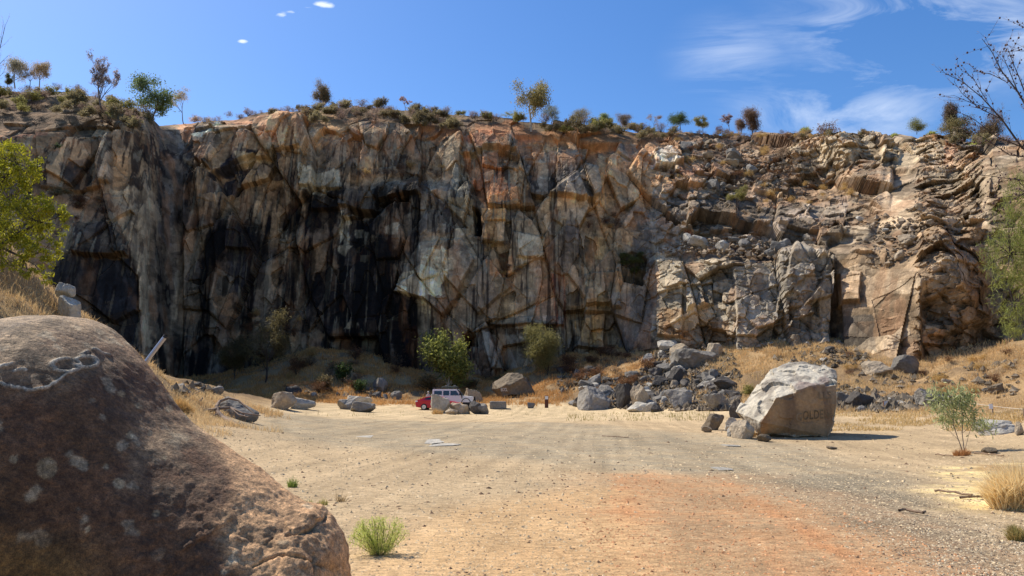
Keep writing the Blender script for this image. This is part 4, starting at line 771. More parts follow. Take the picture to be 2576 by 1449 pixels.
# ------------------------------------------------------------------ the two great boulders
def hero():
    A = lambda dx, dy, Y: at(dx, dy, Y)
    pts = [A(1915, 1092, 30), A(2080, 1096, 30), A(2104, 1025, 30), A(2106, 965, 30.4), A(2040, 973, 29.9), A(1954, 998, 29.6), A(1916, 1062, 29.6), A(1850, 1036, 31.4), A(1860, 1046, 32.2), A(1934, 931, 32.6), A(1988, 911, 33.2), A(2032, 909, 33.4), A(2075, 917, 33), A(2098, 930, 32.6), A(2090, 1085, 33.5), A(1990, 1080, 34.5), A(1940, 1088, 33.5)]
    bm = bmesh.new(); vs = [bm.verts.new(p) for p in pts]; g = bmesh.ops.convex_hull(bm, input=vs)
    for v in list(bm.verts):
        if not v.link_faces: bm.verts.remove(v)
    bmesh.ops.triangulate(bm, faces=bm.faces)
    for it in range(6):
        es = [e for e in bm.edges if e.calc_length() > .09]
        if not es: break
        bmesh.ops.subdivide_edges(bm, edges=es, cuts=1); bmesh.ops.triangulate(bm, faces=bm.faces)
    bm.normal_update(); V = np.array([v.co[:] for v in bm.verts]); Fc = np.array([[v.index for v in f.verts] for f in bm.faces])
    V0 = V.copy(); fn = np.array([v.normal[:] for v in bm.verts]); bm.free()
    dx, dy = proj(V); front = sstep(.35, .6, -fn[:, 1]) * sstep(.55, .25, fn[:, 2])
    n1 = fbm(V * 1.1, 4, 3) - .5; n2 = fbm(V * 4, 4, 4) - .5; h, e = facet(V / np.array([.8, 1.4, .7]), 9)
    V = V + fn * ((n1 * .16 + n2 * .12 + h * .13) * (1 - .6 * front))[:, None]
    pale = lin((232, 220, 196)) * .60; grey = lin((180, 168, 150)) * .58; brown = lin((140, 114, 84)) * 1.2
    st = fbm(np.stack([V[:, 0] * 2.4, V[:, 1], V[:, 2] * .25], -1), 4, 12)
    c = pale[None] * (1 - sstep(.5, .62, fbm(V * 1.6, 4, 15)))[:, None] + grey[None] * sstep(.5, .62, fbm(V * 1.6, 4, 15))[:, None]
    dx, dy = proj(V0); br = front[:, None]; c = c * (1 - br) + brown[None] * br
    dkz = lin((92, 72, 58)) * 1.2
    m = (br[:, 0] * (sstep(.5, .6, st) * .55 + sstep(26, 8, np.abs(dx - 1985 + (st - .5) * 30)) * .5))[:, None]; c = c * (1 - m) + dkz[None] * m
    m = (sstep(0, 10, poly_sd(dx + n1 * 20, dy + n2 * 20, [(1985, 985), (2005, 950), (2050, 962), (2075, 935), (2095, 955), (2085, 975), (2040, 985)])) * .7)[:, None]; c = c * (1 - m) + lin((112, 90, 84))[None] * m
    m = (br[:, 0] * sstep(1050, 1085, dy + n1 * 30) * .5)[:, None]; c = c * (1 - m) + lin((150, 128, 98))[None] * m
    m = (br[:, 0] * sstep(1950, 1925, dx + n1 * 30) * .5)[:, None]; c = c * (1 - m) + lin((150, 108, 70))[None] * m
    me = mesh_np('giant_boulder', V, Fc, c); o = link('giant_boulder', me, M['hero'])
    tag(o, 'giant pale topped boulder with faded painted letters on its brown front', 'boulder')
    tree = BVHTree.FromPolygons([Vector(v) for v in V], [list(f) for f in Fc])
    paint = mat('faded_letter_paint', (.15, .105, .06), rough=.9, noise=[((3, 3, 3), 4, .35, .65, .75, 1.7)])
    def word(txt, dx0, dy0, dx1, size, name):
        cu = bpy.data.curves.new('t', 'FONT'); cu.body = txt; cu.size = 1; cu.extrude = 0; cu.resolution_u = 3; cu.offset = .012; cu.space_character = 1.12
        to = bpy.data.objects.new('t', cu); COL.objects.link(to); dg = bpy.context.evaluated_depsgraph_get(); dg.update()
        tm = bpy.data.meshes.new_from_object(to.evaluated_get(dg)); bpy.data.objects.remove(to)
        b = bmesh.new(); b.from_mesh(tm); bmesh.ops.triangulate(b, faces=b.faces)
        for it in range(4):
            es = [e for e in b.edges if e.calc_length() > .2]
            if es: bmesh.ops.subdivide_edges(b, edges=es, cuts=1); bmesh.ops.triangulate(b, faces=b.faces)
        xs = [v.co.x for v in b.verts]; wid = max(xs); p0 = A(dx0, dy0, 29.9); p1 = A(dx1, dy0 - (dx1 - dx0) * .07, 29.9); ax = (p1 - p0) / wid; hh = size * 30 / F
        for v in b.verts:
            q = Vector(p0 + ax * v.co.x + np.array([0, 0, hh * v.co.y / .72])); q.y = 25
            loc, nn, i, d = tree.ray_cast(q, Vector((0, 1, 0)))
            if loc is None: loc = Vector((q.x, 30.05, q.z))
            v.co = loc - Vector((0, .03, 0))
        tm2 = bpy.data.meshes.new(name); b.to_mesh(tm2); b.free(); link(name, tm2, paint, o)
    word('OLDEN', 2017, 1056, 2087, 22, 'painted_lettering'); word('LLS', 2058, 1005, 2098, 18, 'painted_lettering')
    faint = mat('nearly_gone_letter_paint', (.19, .14, .09), rough=.9, noise=[((3, 3, 3), 4, .35, .65, .75, 1.5)]); paint = faint
    word('G', 1998, 1060, 2014, 21, 'painted_lettering')
hero()

def near_boulder():
    OUT = [(-560, 1100), (-420, 960), (-250, 880), (-100, 850), (0, 836), (60, 821), (120, 806), (180, 799), (240, 806), (290, 831), (340, 873), (380, 917), (420, 977), (460, 1031), (490, 1064), (540, 1100), (600, 1144), (660, 1180), (720, 1223), (770, 1256), (812, 1264), (850, 1302), (870, 1345), (879, 1400), (886, 1449), (912, 1500), (930, 1535)]
    Yc = 5.2
    W = at([p[0] for p in OUT], [p[1] for p in OUT], Yc); nx, nv = 520, 300
    x = np.linspace(W[0, 0], W[-1, 0], nx); x = W[0, 0] + (W[-1, 0] - W[0, 0]) * np.linspace(0, 1, nx) ** .85
    H = np.interp(x, W[:, 0], W[:, 2]); k = np.ones(7) / 7; H = np.convolve(np.pad(H, 3, mode='edge'), k, 'valid')
    z0 = -.12; H = np.maximum(H - z0, .02); v = np.linspace(0, math.pi, nv)
    toe = sstep(-2.3, -1.5, x)
    af = (.75 + .42 * H) * (1 - .05 * toe); af *= sstep(-1.0, -1.12, x) * .9 + .1; ab = (.8 + .5 * H) * (1 - .8 * toe)
    ex = .62 + .25 * toe
    sv = np.sin(v)[:, None]; cv = np.cos(v)[:, None]
    Z = z0 + H * np.clip(sv, 0, 1) ** ex; Yf = np.where(cv > 0, -af * np.sign(cv) * np.abs(cv) ** .85, ab * np.abs(cv))
    Yy = Yc + Yf; X = np.broadcast_to(x, Z.shape).copy(); X = np.where(cv < 0, X * Yy / Yc * 1.005, X)
    # the toe leans towards the viewer and spreads
    P = np.stack([X, Yy, Z], -1)
    gx = np.gradient(P, axis=1); gy = np.gradient(P, axis=0); N = np.cross(gx, gy); N /= np.linalg.norm(N, axis=-1, keepdims=True) + 1e-9
    N = np.where((N[..., 2] < -.1)[..., None], -N, N)
    dx, dy = proj(P)
    n1 = fbm(P * 1.1, 4, 2) - .5; n2 = fbm(P * 5, 4, 3) - .5; n3 = fbm(P * 22, 3, 4) - .5
    T = np.broadcast_to(toe, Z.shape)
    h, e = facet(P / .42 + n1[..., None] * .8, 4); h2, e2 = facet(P / .16, 14)
    crack = np.minimum(np.minimum(line_d(dx + n2 * 26, dy + n2 * 26, [(720, 1345), (770, 1325), (825, 1290)]), line_d(dx + n2 * 26, dy + n2 * 26, [(640, 1420), (700, 1395), (790, 1410), (860, 1440)])), line_d(dx + n2 * 26, dy + n2 * 26, [(790, 1385), (792, 1500)]))
    disp = n1 * .06 + n2 * .018 + n3 * .010 + T * (n2 * .055 + h * .02 + h2 * .010 + n3 * .02) * sstep(1150, 1350, dy) - .035 * sstep(5, 0, crack)
    w = (fbm(P * 3, 3, 60) - .5) * 14; w2 = (fbm(P * 14, 3, 61) - .5) * 7
    def ring(cx, cy, rx, ry): return np.abs(np.sqrt(((dx + w - cx) / rx) ** 2 + ((dy + w * .6 + w2 - cy) / ry) ** 2) - 1) * min(rx, ry)
    ch = np.minimum(ring(162, 922, 34, 17), ring(214, 914, 29, 13))
    for L in ([(184, 932), (156, 955), (124, 976), (73, 981), (27, 972), (0, 964), (-80, 950)], [(201, 896), (238, 882), (276, 893)], [(36, 935), (55, 930), (64, 935)], [(0, 925), (30, 915)]): ch = np.minimum(ch, line_d(dx + w + w2, dy + w * .6 + w2, L))
    scar = sstep(4.5, 1.2, ch) * sstep(.35, .55, fbm(P * 16, 2, 62) + .12)
    P = P + N * (disp + .012 * scar)[..., None]
    dark = lin((112, 80, 54)) * .8; brown = lin((212, 166, 118)) * .84; grey = lin((184, 154, 116)) * .8
    c = np.empty(P.shape); c[:] = dark
    def lay(col, m): c[:] = c * (1 - m[..., None]) + np.asarray(col) * m[..., None]
    lay(lin((84, 62, 40)), sstep(.0, .12, n1) * .7)
    lay(lin((120, 76, 52)), sstep(50, 0, np.abs(dy + n1 * 60 - 870)) * sstep(40, 120, dx) * sstep(360, 250, dx) * .8)
    top = sstep(.55, .85, N[..., 2]) * sstep(-.15, .1, n2 + n1 * .5 + .1); lay(grey, top * .8 * (1 - T))
    right = sstep(-25, 45, dx - np.interp(dy, [900, 1000, 1090, 1200, 1300, 1400, 1500], [360, 440, 520, 560, 520, 560, 640]) + n1 * 110 + n2 * 50); lay(brown, right * .9)  # lighter brown paints the sunlit right flank past the lit edge
    lay(lin((128, 96, 46)) * .8, sstep(1300, 1440, dy + n1 * 80) * sstep(330, 120, dx) * .55)
    speck = fbm(P * 9, 3, 70); lay(lin((176, 160, 130)) * .9, sstep(.66, .72, speck) * .55 * sstep(.45, .55, fbm(P * 1.3, 3, 71)))
    for cx, cy, r in ((120, 1180, 27), (33, 1158, 12), (305, 995, 9), (348, 1025, 8), (325, 1097, 10), (300, 1217, 15), (265, 1175, 8), (428, 1028, 8), (395, 1290, 9), (222, 1330, 7), (380, 1090, 6), (415, 1150, 6)):
        lay(lin((188, 170, 132)) * .95, sstep(1.06, .9, np.sqrt((dx + w * .8 + w2 * 1.6 - cx) ** 2 + (dy + w * .8 - w2 - cy) ** 2) / r) * .42)
    lay(lin((196, 186, 164)), scar * .75)
    c *= (1 + (fbm(P * 34, 3, 72) - .5) * 1.2 + (fbm(P * 8, 4, 73) - .5) * .7)[..., None]
    me = mesh_np('foreground_boulder', P.reshape(-1, 3), grid_faces(nv, nx), np.clip(c, .01, .8).reshape(-1, 3), smooth=True)
    o = link('foreground_boulder', me, M['near']); tag(o, 'huge dark brown boulder with pale scar rings filling the lower left', 'boulder')
near_boulder()
# ------------------------------------------------------------------ plants
def tubes(segs, sides=5):
    V = []; Fc = []
    S = np.array([(*a, *b, r0, r1) for a, b, r0, r1 in segs], float)
    p, q, r0, r1 = S[:, :3], S[:, 3:6], S[:, 6], S[:, 7]
    d = q - p; d /= np.linalg.norm(d, axis=1, keepdims=True) + 1e-9
    ref = np.where(np.abs(d[:, 2:3]) > .9, np.array([[1., 0, 0]]), np.array([[0, 0, 1.]]))
    u = np.cross(d, ref); u /= np.linalg.norm(u, axis=1, keepdims=True) + 1e-9; v = np.cross(d, u)
    a = np.arange(sides) * 2 * math.pi / sides; ca, sa = np.cos(a), np.sin(a)
    off = u[:, None] * ca[None, :, None] + v[:, None] * sa[None, :, None]
    A = p[:, None] + off * r0[:, None, None]; B = q[:, None] + off * r1[:, None, None]
    V = np.concatenate([A, B], 1).reshape(-1, 3); n = len(segs); k = np.arange(sides); k2 = (k + 1) % sides
    f = np.stack([k, k2, k2 + sides, k + sides], -1)
    Fc = (f[None] + (2 * sides) * np.arange(n)[:, None, None]).reshape(-1, 4); return V, Fc
def leaves(C, ax, ln, wd, col, r):
    """rhombic leaves at C along ax"""
    n = len(C); ax = ax / (np.linalg.norm(ax, axis=1, keepdims=True) + 1e-9); s = np.cross(ax, r.normal(size=(n, 3))); s /= np.linalg.norm(s, axis=1, keepdims=True) + 1e-9
    ln = np.broadcast_to(ln, n)[:, None]; wd = np.broadcast_to(wd, n)[:, None]
    col = np.asarray(col) * 1.55
    V = np.stack([C - ax * ln / 2, C + s * wd / 2 + ax * ln * .05, C + ax * ln / 2, C - s * wd / 2 + ax * ln * .05], 1).reshape(-1, 3)
    return V, np.arange(4 * n).reshape(n, 4), np.repeat(col, 4, axis=0)
def unit(v): return v / (np.linalg.norm(v) + 1e-9)
KINDS = dict(
 gum=dict(lv=3, L0=.55, bare=.38, spread=.8, trop=.10, wander=.10, ratio=.55, nch=(6, 4, 3), k=16, sig=.06, ln=.034, wd=.013, drop=.7, r0=.022, low=1.12),
 dense=dict(lv=3, L0=.5, bare=.12, spread=.7, trop=.10, wander=.12, ratio=.55, nch=(6, 4, 3), k=20, sig=.05, ln=.045, wd=.018, drop=.3, r0=.02, low=1.18),
 sheoak=dict(lv=3, L0=.4, bare=.22, spread=.55, trop=.22, wander=.08, ratio=.62, nch=(7, 4, 3), k=18, sig=.055, ln=.085, wd=.008, drop=-.8, r0=.022, low=1.3),
 thin=dict(lv=3, L0=.7, bare=.35, spread=.6, trop=.10, wander=.10, ratio=.5, nch=(6, 3, 2), k=9, sig=.04, ln=.03, wd=.012, drop=.2, r0=.016),
 bare=dict(lv=4, L0=.6, bare=.4, spread=.55, trop=.14, wander=.12, ratio=.6, nch=(5, 4, 3, 3), k=3, sig=.02, ln=.035, wd=.008, drop=-.3, r0=.02),
 feather=dict(lv=3, L0=.6, bare=.3, spread=.6, trop=.12, wander=.12, ratio=.6, nch=(7, 4, 3), k=30, sig=.06, ln=.05, wd=.006, drop=-.1, r0=.016, low=1.1),
)
def skeleton(kd, r):
    K = KINDS[kd]; segs = []; tips = []
    def br(p, d, L, rad, lvl):
        n = 5 if lvl == 0 else 4; ns = K['nch'][min(lvl, len(K['nch']) - 1)]
        at_ = sorted(r.uniform(K['bare'] if lvl == 0 else .25, 1, ns)); ci = 0; st = p
        for i in range(n):
            d = unit(d + r.normal(0, K['wander'], 3) + np.array([0, 0, K['trop']])); q = p + d * L / n
            ra, rb = rad * (1 - .55 * i / n), rad * (1 - .55 * (i + 1) / n); segs.append((tuple(p), tuple(q), ra, rb))
            while ci < ns and at_[ci] <= (i + 1) / n + 1e-9:
                ci += 1
                if lvl < K['lv']:
                    az = r.uniform(0, 6.283); t = np.array([math.cos(az), math.sin(az), 0]); t = unit(t - d * (t @ d)); s_ = K['spread'] * r.uniform(.7, 1.3)
                    br(q, unit(d * math.cos(s_) + t * math.sin(s_)), L * K['ratio'] * r.uniform(.7, 1.15), rb * .62, lvl + 1)
            p = q
            if (lvl >= K['lv'] and i >= 1) or (lvl == K['lv'] - 1 and i >= 2): tips.append(q)
        if lvl >= K['lv']: tips.append(p)
    br(np.zeros(3), np.array([0, 0, 1.0]), K['L0'], K['r0'], 0)
    return segs, np.array(tips)
_tm = {}
def tree_meshes(kd, seed, c1, c2, H, W, bark, lsc=1.0, ksc=1.0, lean=0.0):
    r = np.random.default_rng(seed); K = KINDS[kd]; segs, tips = skeleton(kd, r)
    S = np.array([(*a, *b) for a, b, _, _ in segs]); top = max(S[:, 5].max(), tips[:, 2].max()); lo, hi = tips[:, 0].min(), tips[:, 0].max(); lo2, hi2 = tips[:, 1].min(), tips[:, 1].max()
    sig = K['sig']; sx = W / (hi - lo + 2.2 * sig); sy = W / (hi2 - lo2 + 2.2 * sig); sz = H / (top + sig * .8); cx = (hi + lo) / 2
    def tr(p): q = np.asarray(p, float) * np.array([sx, sy, sz]); q[..., 0] -= np.clip(q[..., 2] / H, 0, 1) * cx * sx; q[..., 0] += lean * q[..., 2]; return q
    segs2 = [(tr(a), tr(b), max(ra * H, .012 * H / 6), max(rb * H, .008 * H / 6)) for a, b, ra, rb in segs]
    TV, TF = tubes(segs2); k = max(1, int(K['k'] * ksc)); T = tr(tips)
    C = np.repeat(T, k, axis=0) + r.normal(0, 1, (len(T) * k, 3)) * np.array([sig * sx, sig * sy, sig * sz]) * .9
    C[:, 2] = np.maximum(H - (H - C[:, 2]) * K.get('low', 1), .03 * H * r.uniform(.3, 2.5, len(C)))
    ax = r.normal(0, .55, C.shape) + np.array([0, 0, -K['drop']]); l = K['ln'] * H * lsc * r.uniform(.7, 1.4, len(C)); w = K['wd'] * H * lsc * r.uniform(.7, 1.4, len(C))
    mixr = np.clip(np.repeat(r.random((len(T), 1)), k, axis=0) * .7 + r.random((len(C), 1)) * .3, 0, 1)
    col = (lin(c1)[None] * (1 - mixr) + lin(c2)[None] * mixr) * r.uniform(.75, 1.25, (len(C), 1))
    LV, LF, LC = leaves(C, ax, l, w, col, r)
    return (TV, TF), (LV, LF, LC)
def tree(dx, base, top, W, kd, c1, c2, label, bark='bark_grey', seed=0, cat='tree', name='tree', group=None, back=0.0, P=None, lsc=1.0, ksc=1.0, Y=None, lean=0.0, wall=True):
    if P is None: P = (wallpt(dx, base) + np.array([0, back, -.15])) if wall else hit1(dx, base)
    H = (base - top) / F * P[1] * 1.06; Wm = W / F * P[1]
    (TV, TF), (LV, LF, LC) = tree_meshes(kd, seed, c1, c2, H, Wm, bark, lsc, ksc, lean)
    e = empty(name, label, cat, P, group); link('trunk', mesh_np('trunk', TV, TF, smooth=True), M[bark], e); link('crown', mesh_np('crown', LV, LF, LC), M['leaf'], e); return e
OL = (128, 118, 84); OLD = (106, 96, 70); YG = (126, 122, 66); BR = (122, 104, 84); PU = (134, 124, 122); GR = (84, 98, 66); ST = (196, 160, 104); GL = (140, 140, 92)
TREES = [
 (38, 220, 138, 64, 'gum', (150, 138, 116), (120, 118, 96), 'hazy pale gum tree at the far left end of the rim', 'bark_pale', {}),
 (18, 220, 182, 24, 'dense', OLD, GR, 'small round dark tree below the hazy gum at the far left', 'bark_dark', {}),
 (98, 224, 150, 52, 'gum', (158, 136, 104), (130, 118, 92), 'slim pale trunked gum tree second from the left on the rim', 'bark_pale', {}),
 (72, 226, 158, 40, 'thin', (150, 136, 120), (126, 116, 100), 'sparse greyish tree between the two left gums', 'bark_grey', {}),
 (256, 306, 134, 82, 'bare', (120, 112, 112), (134, 122, 118), 'tall nearly leafless tree growing from the ledge on the upper left cliff', 'bark_grey', {'ksc': 1.0}),
 (384, 298, 178, 112, 'dense', GR, (112, 122, 74), 'large leafy green tree on the left rim above the gully', 'bark_grey', {'ksc': .8}),
 (462, 312, 234, 56, 'thin', (140, 122, 86), OL, 'thin brownish sapling right of the large leafy green tree', 'bark_grey', {'ksc': 1.6}),
 (805, 268, 198, 50, 'sheoak', (88, 78, 58), (120, 104, 74), 'lone umbrella shaped tree with splayed trunk on the rim', 'bark_dark', {}),
 (1020, 276, 240, 36, 'bare', (150, 112, 106), PU, 'small pinkish leafless bush above the scrub left of centre', 'bark_grey', {'ksc': 3}),
 (1336, 330, 198, 100, 'gum', (150, 132, 84), (104, 104, 68), 'tall white trunked gum tree at the edge of the orange soil', 'bark_pale', {'ksc': 1.1}),
 (1386, 316, 264, 50, 'gum', (120, 118, 88), (92, 94, 66), 'small gum tree right behind the tall white trunked one', 'bark_grey', {}),
 (1278, 306, 274, 42, 'thin', (120, 130, 84), OL, 'loose green bushy tree left of the tall white trunked gum', 'bark_grey', {'ksc': 2.5}),
 (1462, 314, 275, 58, 'sheoak', (124, 110, 70), (100, 92, 60), 'broad rounded brownish tree right of the tall gum', 'bark_dark', {}),
 (1521, 318, 281, 36, 'dense', (88, 112, 66), YG, 'little bright green cone shaped tree on the rim', 'bark_grey', {}),
 (1570, 322, 281, 46, 'sheoak', BR, (96, 84, 66), 'brown rounded tree right of the little green cone', 'bark_dark', {}),
 (1645, 326, 290, 42, 'thin', (120, 104, 88), BR, 'grey brown sparse tree left of the dark green pair', 'bark_dark', {'ksc': 2}),
 (1712, 324, 273, 64, 'dense', (60, 74, 44), (84, 96, 56), 'dense dark green rounded tree, the bigger of the rim pair', 'bark_dark', {}),
 (1768, 328, 287, 46, 'dense', YG, (112, 104, 66), 'yellow green rounded tree, the smaller of the rim pair', 'bark_dark', {}),
 (1832, 334, 283, 34, 'bare', (132, 106, 110), PU, 'small purple grey leafless tree on the right rim', 'bark_grey', {'ksc': 2.5}),
 (1892, 334, 265, 50, 'sheoak', (112, 88, 68), (92, 74, 60), 'tall brown tree with bare trunk on the right rim', 'bark_dark', {}),
 (1864, 334, 294, 28, 'sheoak', (120, 94, 80), BR, 'short brown tree leaning on the tall brown one', 'bark_dark', {}),
 (2306, 336, 297, 48, 'sheoak', (122, 122, 62), (96, 92, 52), 'round yellowish green tree near the right end of the rim', 'bark_dark', {}),
 (2392, 344, 260, 48, 'sheoak', (104, 88, 72), (80, 72, 60), 'dark brown tree with long bare trunk at the right end of the rim', 'bark_dark', {}),
 (2448, 352, 266, 92, 'gum', (134, 120, 80), (104, 100, 66), 'spreading gum tree behind the bare right branches', 'bark_dark', {'back': 4}),
 (2520, 352, 264, 90, 'sheoak', (112, 92, 70), (90, 80, 56), 'brown feathery tree behind the bare right branches', 'bark_dark', {'back': 3}),
 (1860, 548, 468, 56, 'thin', YG, (110, 104, 66), 'yellow green sapling growing from a ledge on the right cliff', 'bark_grey', {'ksc': 3}),
 (2040, 345, 318, 20, 'thin', BR, OL, 'wispy grey shrub just right of the grass tree', 'bark_dark', {'ksc': 2}),
]
for i, (dx, b, t, W, kd, c1, c2, lab, bark, kw) in enumerate(TREES): tree(dx, b, t, W, kd, c1, c2, lab, bark, seed=200 + i, **kw)
tree(1124, 1000, 834, 128, 'dense', (124, 126, 62), (88, 92, 50), 'bright green leafy tree at the cliff foot behind the cars', 'bark_pale', seed=309, P=at(1124, 1014, 96.5), ksc=.9, lsc=1.0)
tree(1366, 985, 826, 96, 'feather', (126, 120, 74), (100, 96, 60), 'feathery olive tree standing behind the big brown flat boulder', 'bark_dark', seed=302, P=at(1368, 985, 99), ksc=1.3)
tree(672, 968, 792, 110, 'feather', (104, 96, 62), (82, 74, 52), 'thin twin stemmed tree with sparse olive crown in the left shade', 'bark_dark', seed=303, P=at(668, 968, 98.5), ksc=.45, lean=.12)
tree(588, 968, 852, 78, 'feather', (74, 66, 46), (92, 84, 54), 'dark feathery bush tree against the left cliff foot', 'bark_dark', seed=304, P=at(588, 968, 102), ksc=1.0)
tree(1594, 716, 632, 60, 'thin', (78, 84, 40), (58, 60, 34), 'dark green bush filling the hollow in the cliff right of centre', 'bark_dark', seed=305, name='bush', cat='bush', ksc=4)

# shrubs: eight patterns, copied with parts
def shrub_proto(i, c1, c2, k, ln, wd, drop, lab, dome=1.0):
    r = np.random.default_rng(400 + i); segs = []; tips = []
    for s in range(11):
        az = r.uniform(0, 6.283); sp = r.uniform(.15, 1.0); p = np.zeros(3); d = unit(np.array([math.cos(az) * sp, math.sin(az) * sp, 1.0]))
        for j in range(4):
            d = unit(d + r.normal(0, .2, 3)); q = p + d * .26; segs.append((tuple(p), tuple(q), .022 * (1 - j * .2), .022 * (1 - (j + 1) * .2))); p = q
            if j >= 1: tips.append(q); tips.append(q + r.normal(0, .12, 3))
    T = np.array(tips); S = np.array([(*a, *b) for a, b, _, _ in segs]); sx = 1.0 / (np.ptp(T[:, 0]) + .2); sy = 1.0 / (np.ptp(T[:, 1]) + .2); sz = 1.0 / (T[:, 2].max() + .1); sc_ = np.array([sx, sy, sz])
    TV, TF = tubes([(np.array(a) * sc_, np.array(b) * sc_, ra * .6, rb * .6) for a, b, ra, rb in segs], 3)
    C = np.repeat(T * sc_, k, axis=0) + r.normal(0, .085, (len(T) * k, 3)); C[:, 2] = np.abs(C[:, 2]); ax = r.normal(0, .6, C.shape) + np.array([0, 0, -drop])
    mx = r.random((len(C), 1)); col = (lin(c1)[None] * (1 - mx) + lin(c2)[None] * mx) * r.uniform(.7, 1.3, (len(C), 1))
    LV, LF, LC = leaves(C, ax, ln * r.uniform(.7, 1.3, len(C)), wd * r.uniform(.7, 1.3, len(C)), col, r)
    return mesh_np('stems', TV, TF), mesh_np('foliage', LV, LF, LC), lab
SH = [shrub_proto(0, OL, OLD, 16, .13, .05, .0, 'olive green'), shrub_proto(1, OLD, (86, 76, 54), 18, .12, .045, -.2, 'dark olive'), shrub_proto(2, BR, (92, 76, 60), 10, .13, .02, -.5, 'twiggy brown'),
      shrub_proto(3, YG, (112, 106, 62), 16, .12, .05, 0, 'yellow green'), shrub_proto(4, (128, 106, 92), (104, 88, 80), 8, .14, .02, -.5, 'greyish bare'), shrub_proto(5, (176, 146, 92), (140, 116, 72), 14, .2, .014, -.9, 'straw coloured'),
      shrub_proto(6, (62, 78, 40), (44, 58, 32), 20, .12, .05, 0, 'deep green'), shrub_proto(7, (104, 72, 48), (84, 62, 44), 14, .14, .02, -.4, 'rust brown')]
_sproto = {}; _queue = []
def shrub(i, P, w, h, label, group=None, name='shrub', rz=0.0, now=False):
    if not now and group: _queue.append((w * h / P[1] ** 2, i, P, w, h, label, group, name, rz)); return
    st, fo, lab = SH[i]
    if i not in _sproto:
        e = empty(name, label, 'shrub', P, group, rz); link('stems', st, M['bark_dark'], e); link('foliage', fo, M['leaf'], e); _sproto[i] = e
    else: e = dup(_sproto[i], P, rz, None, label, None); e.name = name
    if group: e['group'] = group
    elif 'group' in e: del e['group']
    e.scale = (w, w, h); return e
def flush_shrubs(limit):
    _queue.sort(key=lambda q: -q[0])
    for q in _queue[:limit]: shrub(*q[1:], now=True)
    V = []; C = []
    for _, i, P, w, h, label, group, name, rz in _queue[limit:]:
        me = SH[i][1]; n = len(me.vertices); v = np.empty(n * 3, np.float32); me.vertices.foreach_get('co', v); v = v.reshape(-1, 3) * np.array([w, w, h]); c = np.empty(n * 4, np.float32); me.color_attributes['Col'].data.foreach_get('color', c)
        ca, sa = math.cos(rz), math.sin(rz); V.append(np.stack([v[:, 0] * ca - v[:, 1] * sa, v[:, 0] * sa + v[:, 1] * ca, v[:, 2]], -1) + np.asarray(P)); C.append(c.reshape(-1, 4)[:, :3])
    if V: V = np.concatenate(V); kind(link('low_scrub', mesh_np('low_scrub', V, np.arange(len(V)).reshape(-1, 4), np.concatenate(C)), M['leaf']), 'stuff')
rng = np.random.default_rng(9)
def skyl(dx): return float(np.interp(dx, _pk, _skyl))
RIM = [(-60, 390, 84, (0, 2, 3, 0, 4), (4, 60), 'on the slope of the upper left rim', (16, 36)), (690, 1150, 90, (1, 0, 0, 2, 1, 4), (5, 42), 'in the dark scrub along the rim left of centre', (14, 30)), (490, 700, 16, (5, 4, 2, 4), (0, 8), 'on the low dip of the left rim', (12, 24)),
       (1150, 1320, 20, (2, 0, 4, 3), (2, 10), 'on the rim left of the tall gum', (12, 26)), (1360, 1700, 46, (0, 3, 1, 2, 0), (2, 28), 'in the hedge of scrub right of the tall gum', (14, 30)), (1700, 2180, 34, (2, 0, 5, 4, 5), (1, 12), 'scattered along the right rim', (9, 20)), (2380, 2600, 14, (2, 1, 4, 0), (-4, 22), 'under the trees at the right end of the rim', (16, 36))]
for x0, x1, n, kinds_, (o0, o1), where, (s0, s1) in RIM:
    dxs = np.sort(rng.uniform(x0, x1, n))
    for dx in dxs:
        i = kinds_[int(rng.integers(0, len(kinds_)))]; dy = skyl(dx) + rng.uniform(o0, o1); p = wallpt(dx, max(dy, skyl(dx))) + np.array([0, -1.3 if dy > skyl(dx) + 3 else .6, -.1]); s = rng.uniform(s0, s1) / F * p[1]
        shrub(i, p, s * rng.uniform(1.0, 1.5), s * rng.uniform(.75, 1.1), f'{SH[i][2]} shrub {where}', f'{SH[i][2]} shrubs {where}', rz=float(rng.uniform(0, 6.28)))
# scrub on the talus and ledges
TAL = [(700, 1000, 895, 990, 20, (7, 2, 7, 5), 'on the shaded talus behind the gravel floor', (18, 40)), (1395, 1640, 880, 985, 30, (7, 2, 7), 'in the rusty thicket above the scree', (18, 40)), (1150, 1330, 945, 990, 10, (7, 1, 2), 'at the cliff foot behind the cars', (14, 30)), (2100, 2560, 890, 1000, 26, (5, 5, 7), 'on the sunny right bank', (14, 32))]
for x0, x1, y0, y1, n, kinds_, where, (s0, s1) in TAL:
    q = np.stack([rng.uniform(x0, x1, n), rng.uniform(y0, y1, n)], -1); B = hit(q[:, 0], q[:, 1])
    for k in range(n):
        i = kinds_[int(rng.integers(0, len(kinds_)))]; s = rng.uniform(s0, s1) / F * B[k][1]
        shrub(i, B[k], s * rng.uniform(1, 1.5), s * rng.uniform(.6, 1), f'{SH[i][2]} shrub {where}', f'{SH[i][2]} shrubs {where}', rz=float(rng.uniform(0, 6.28)))
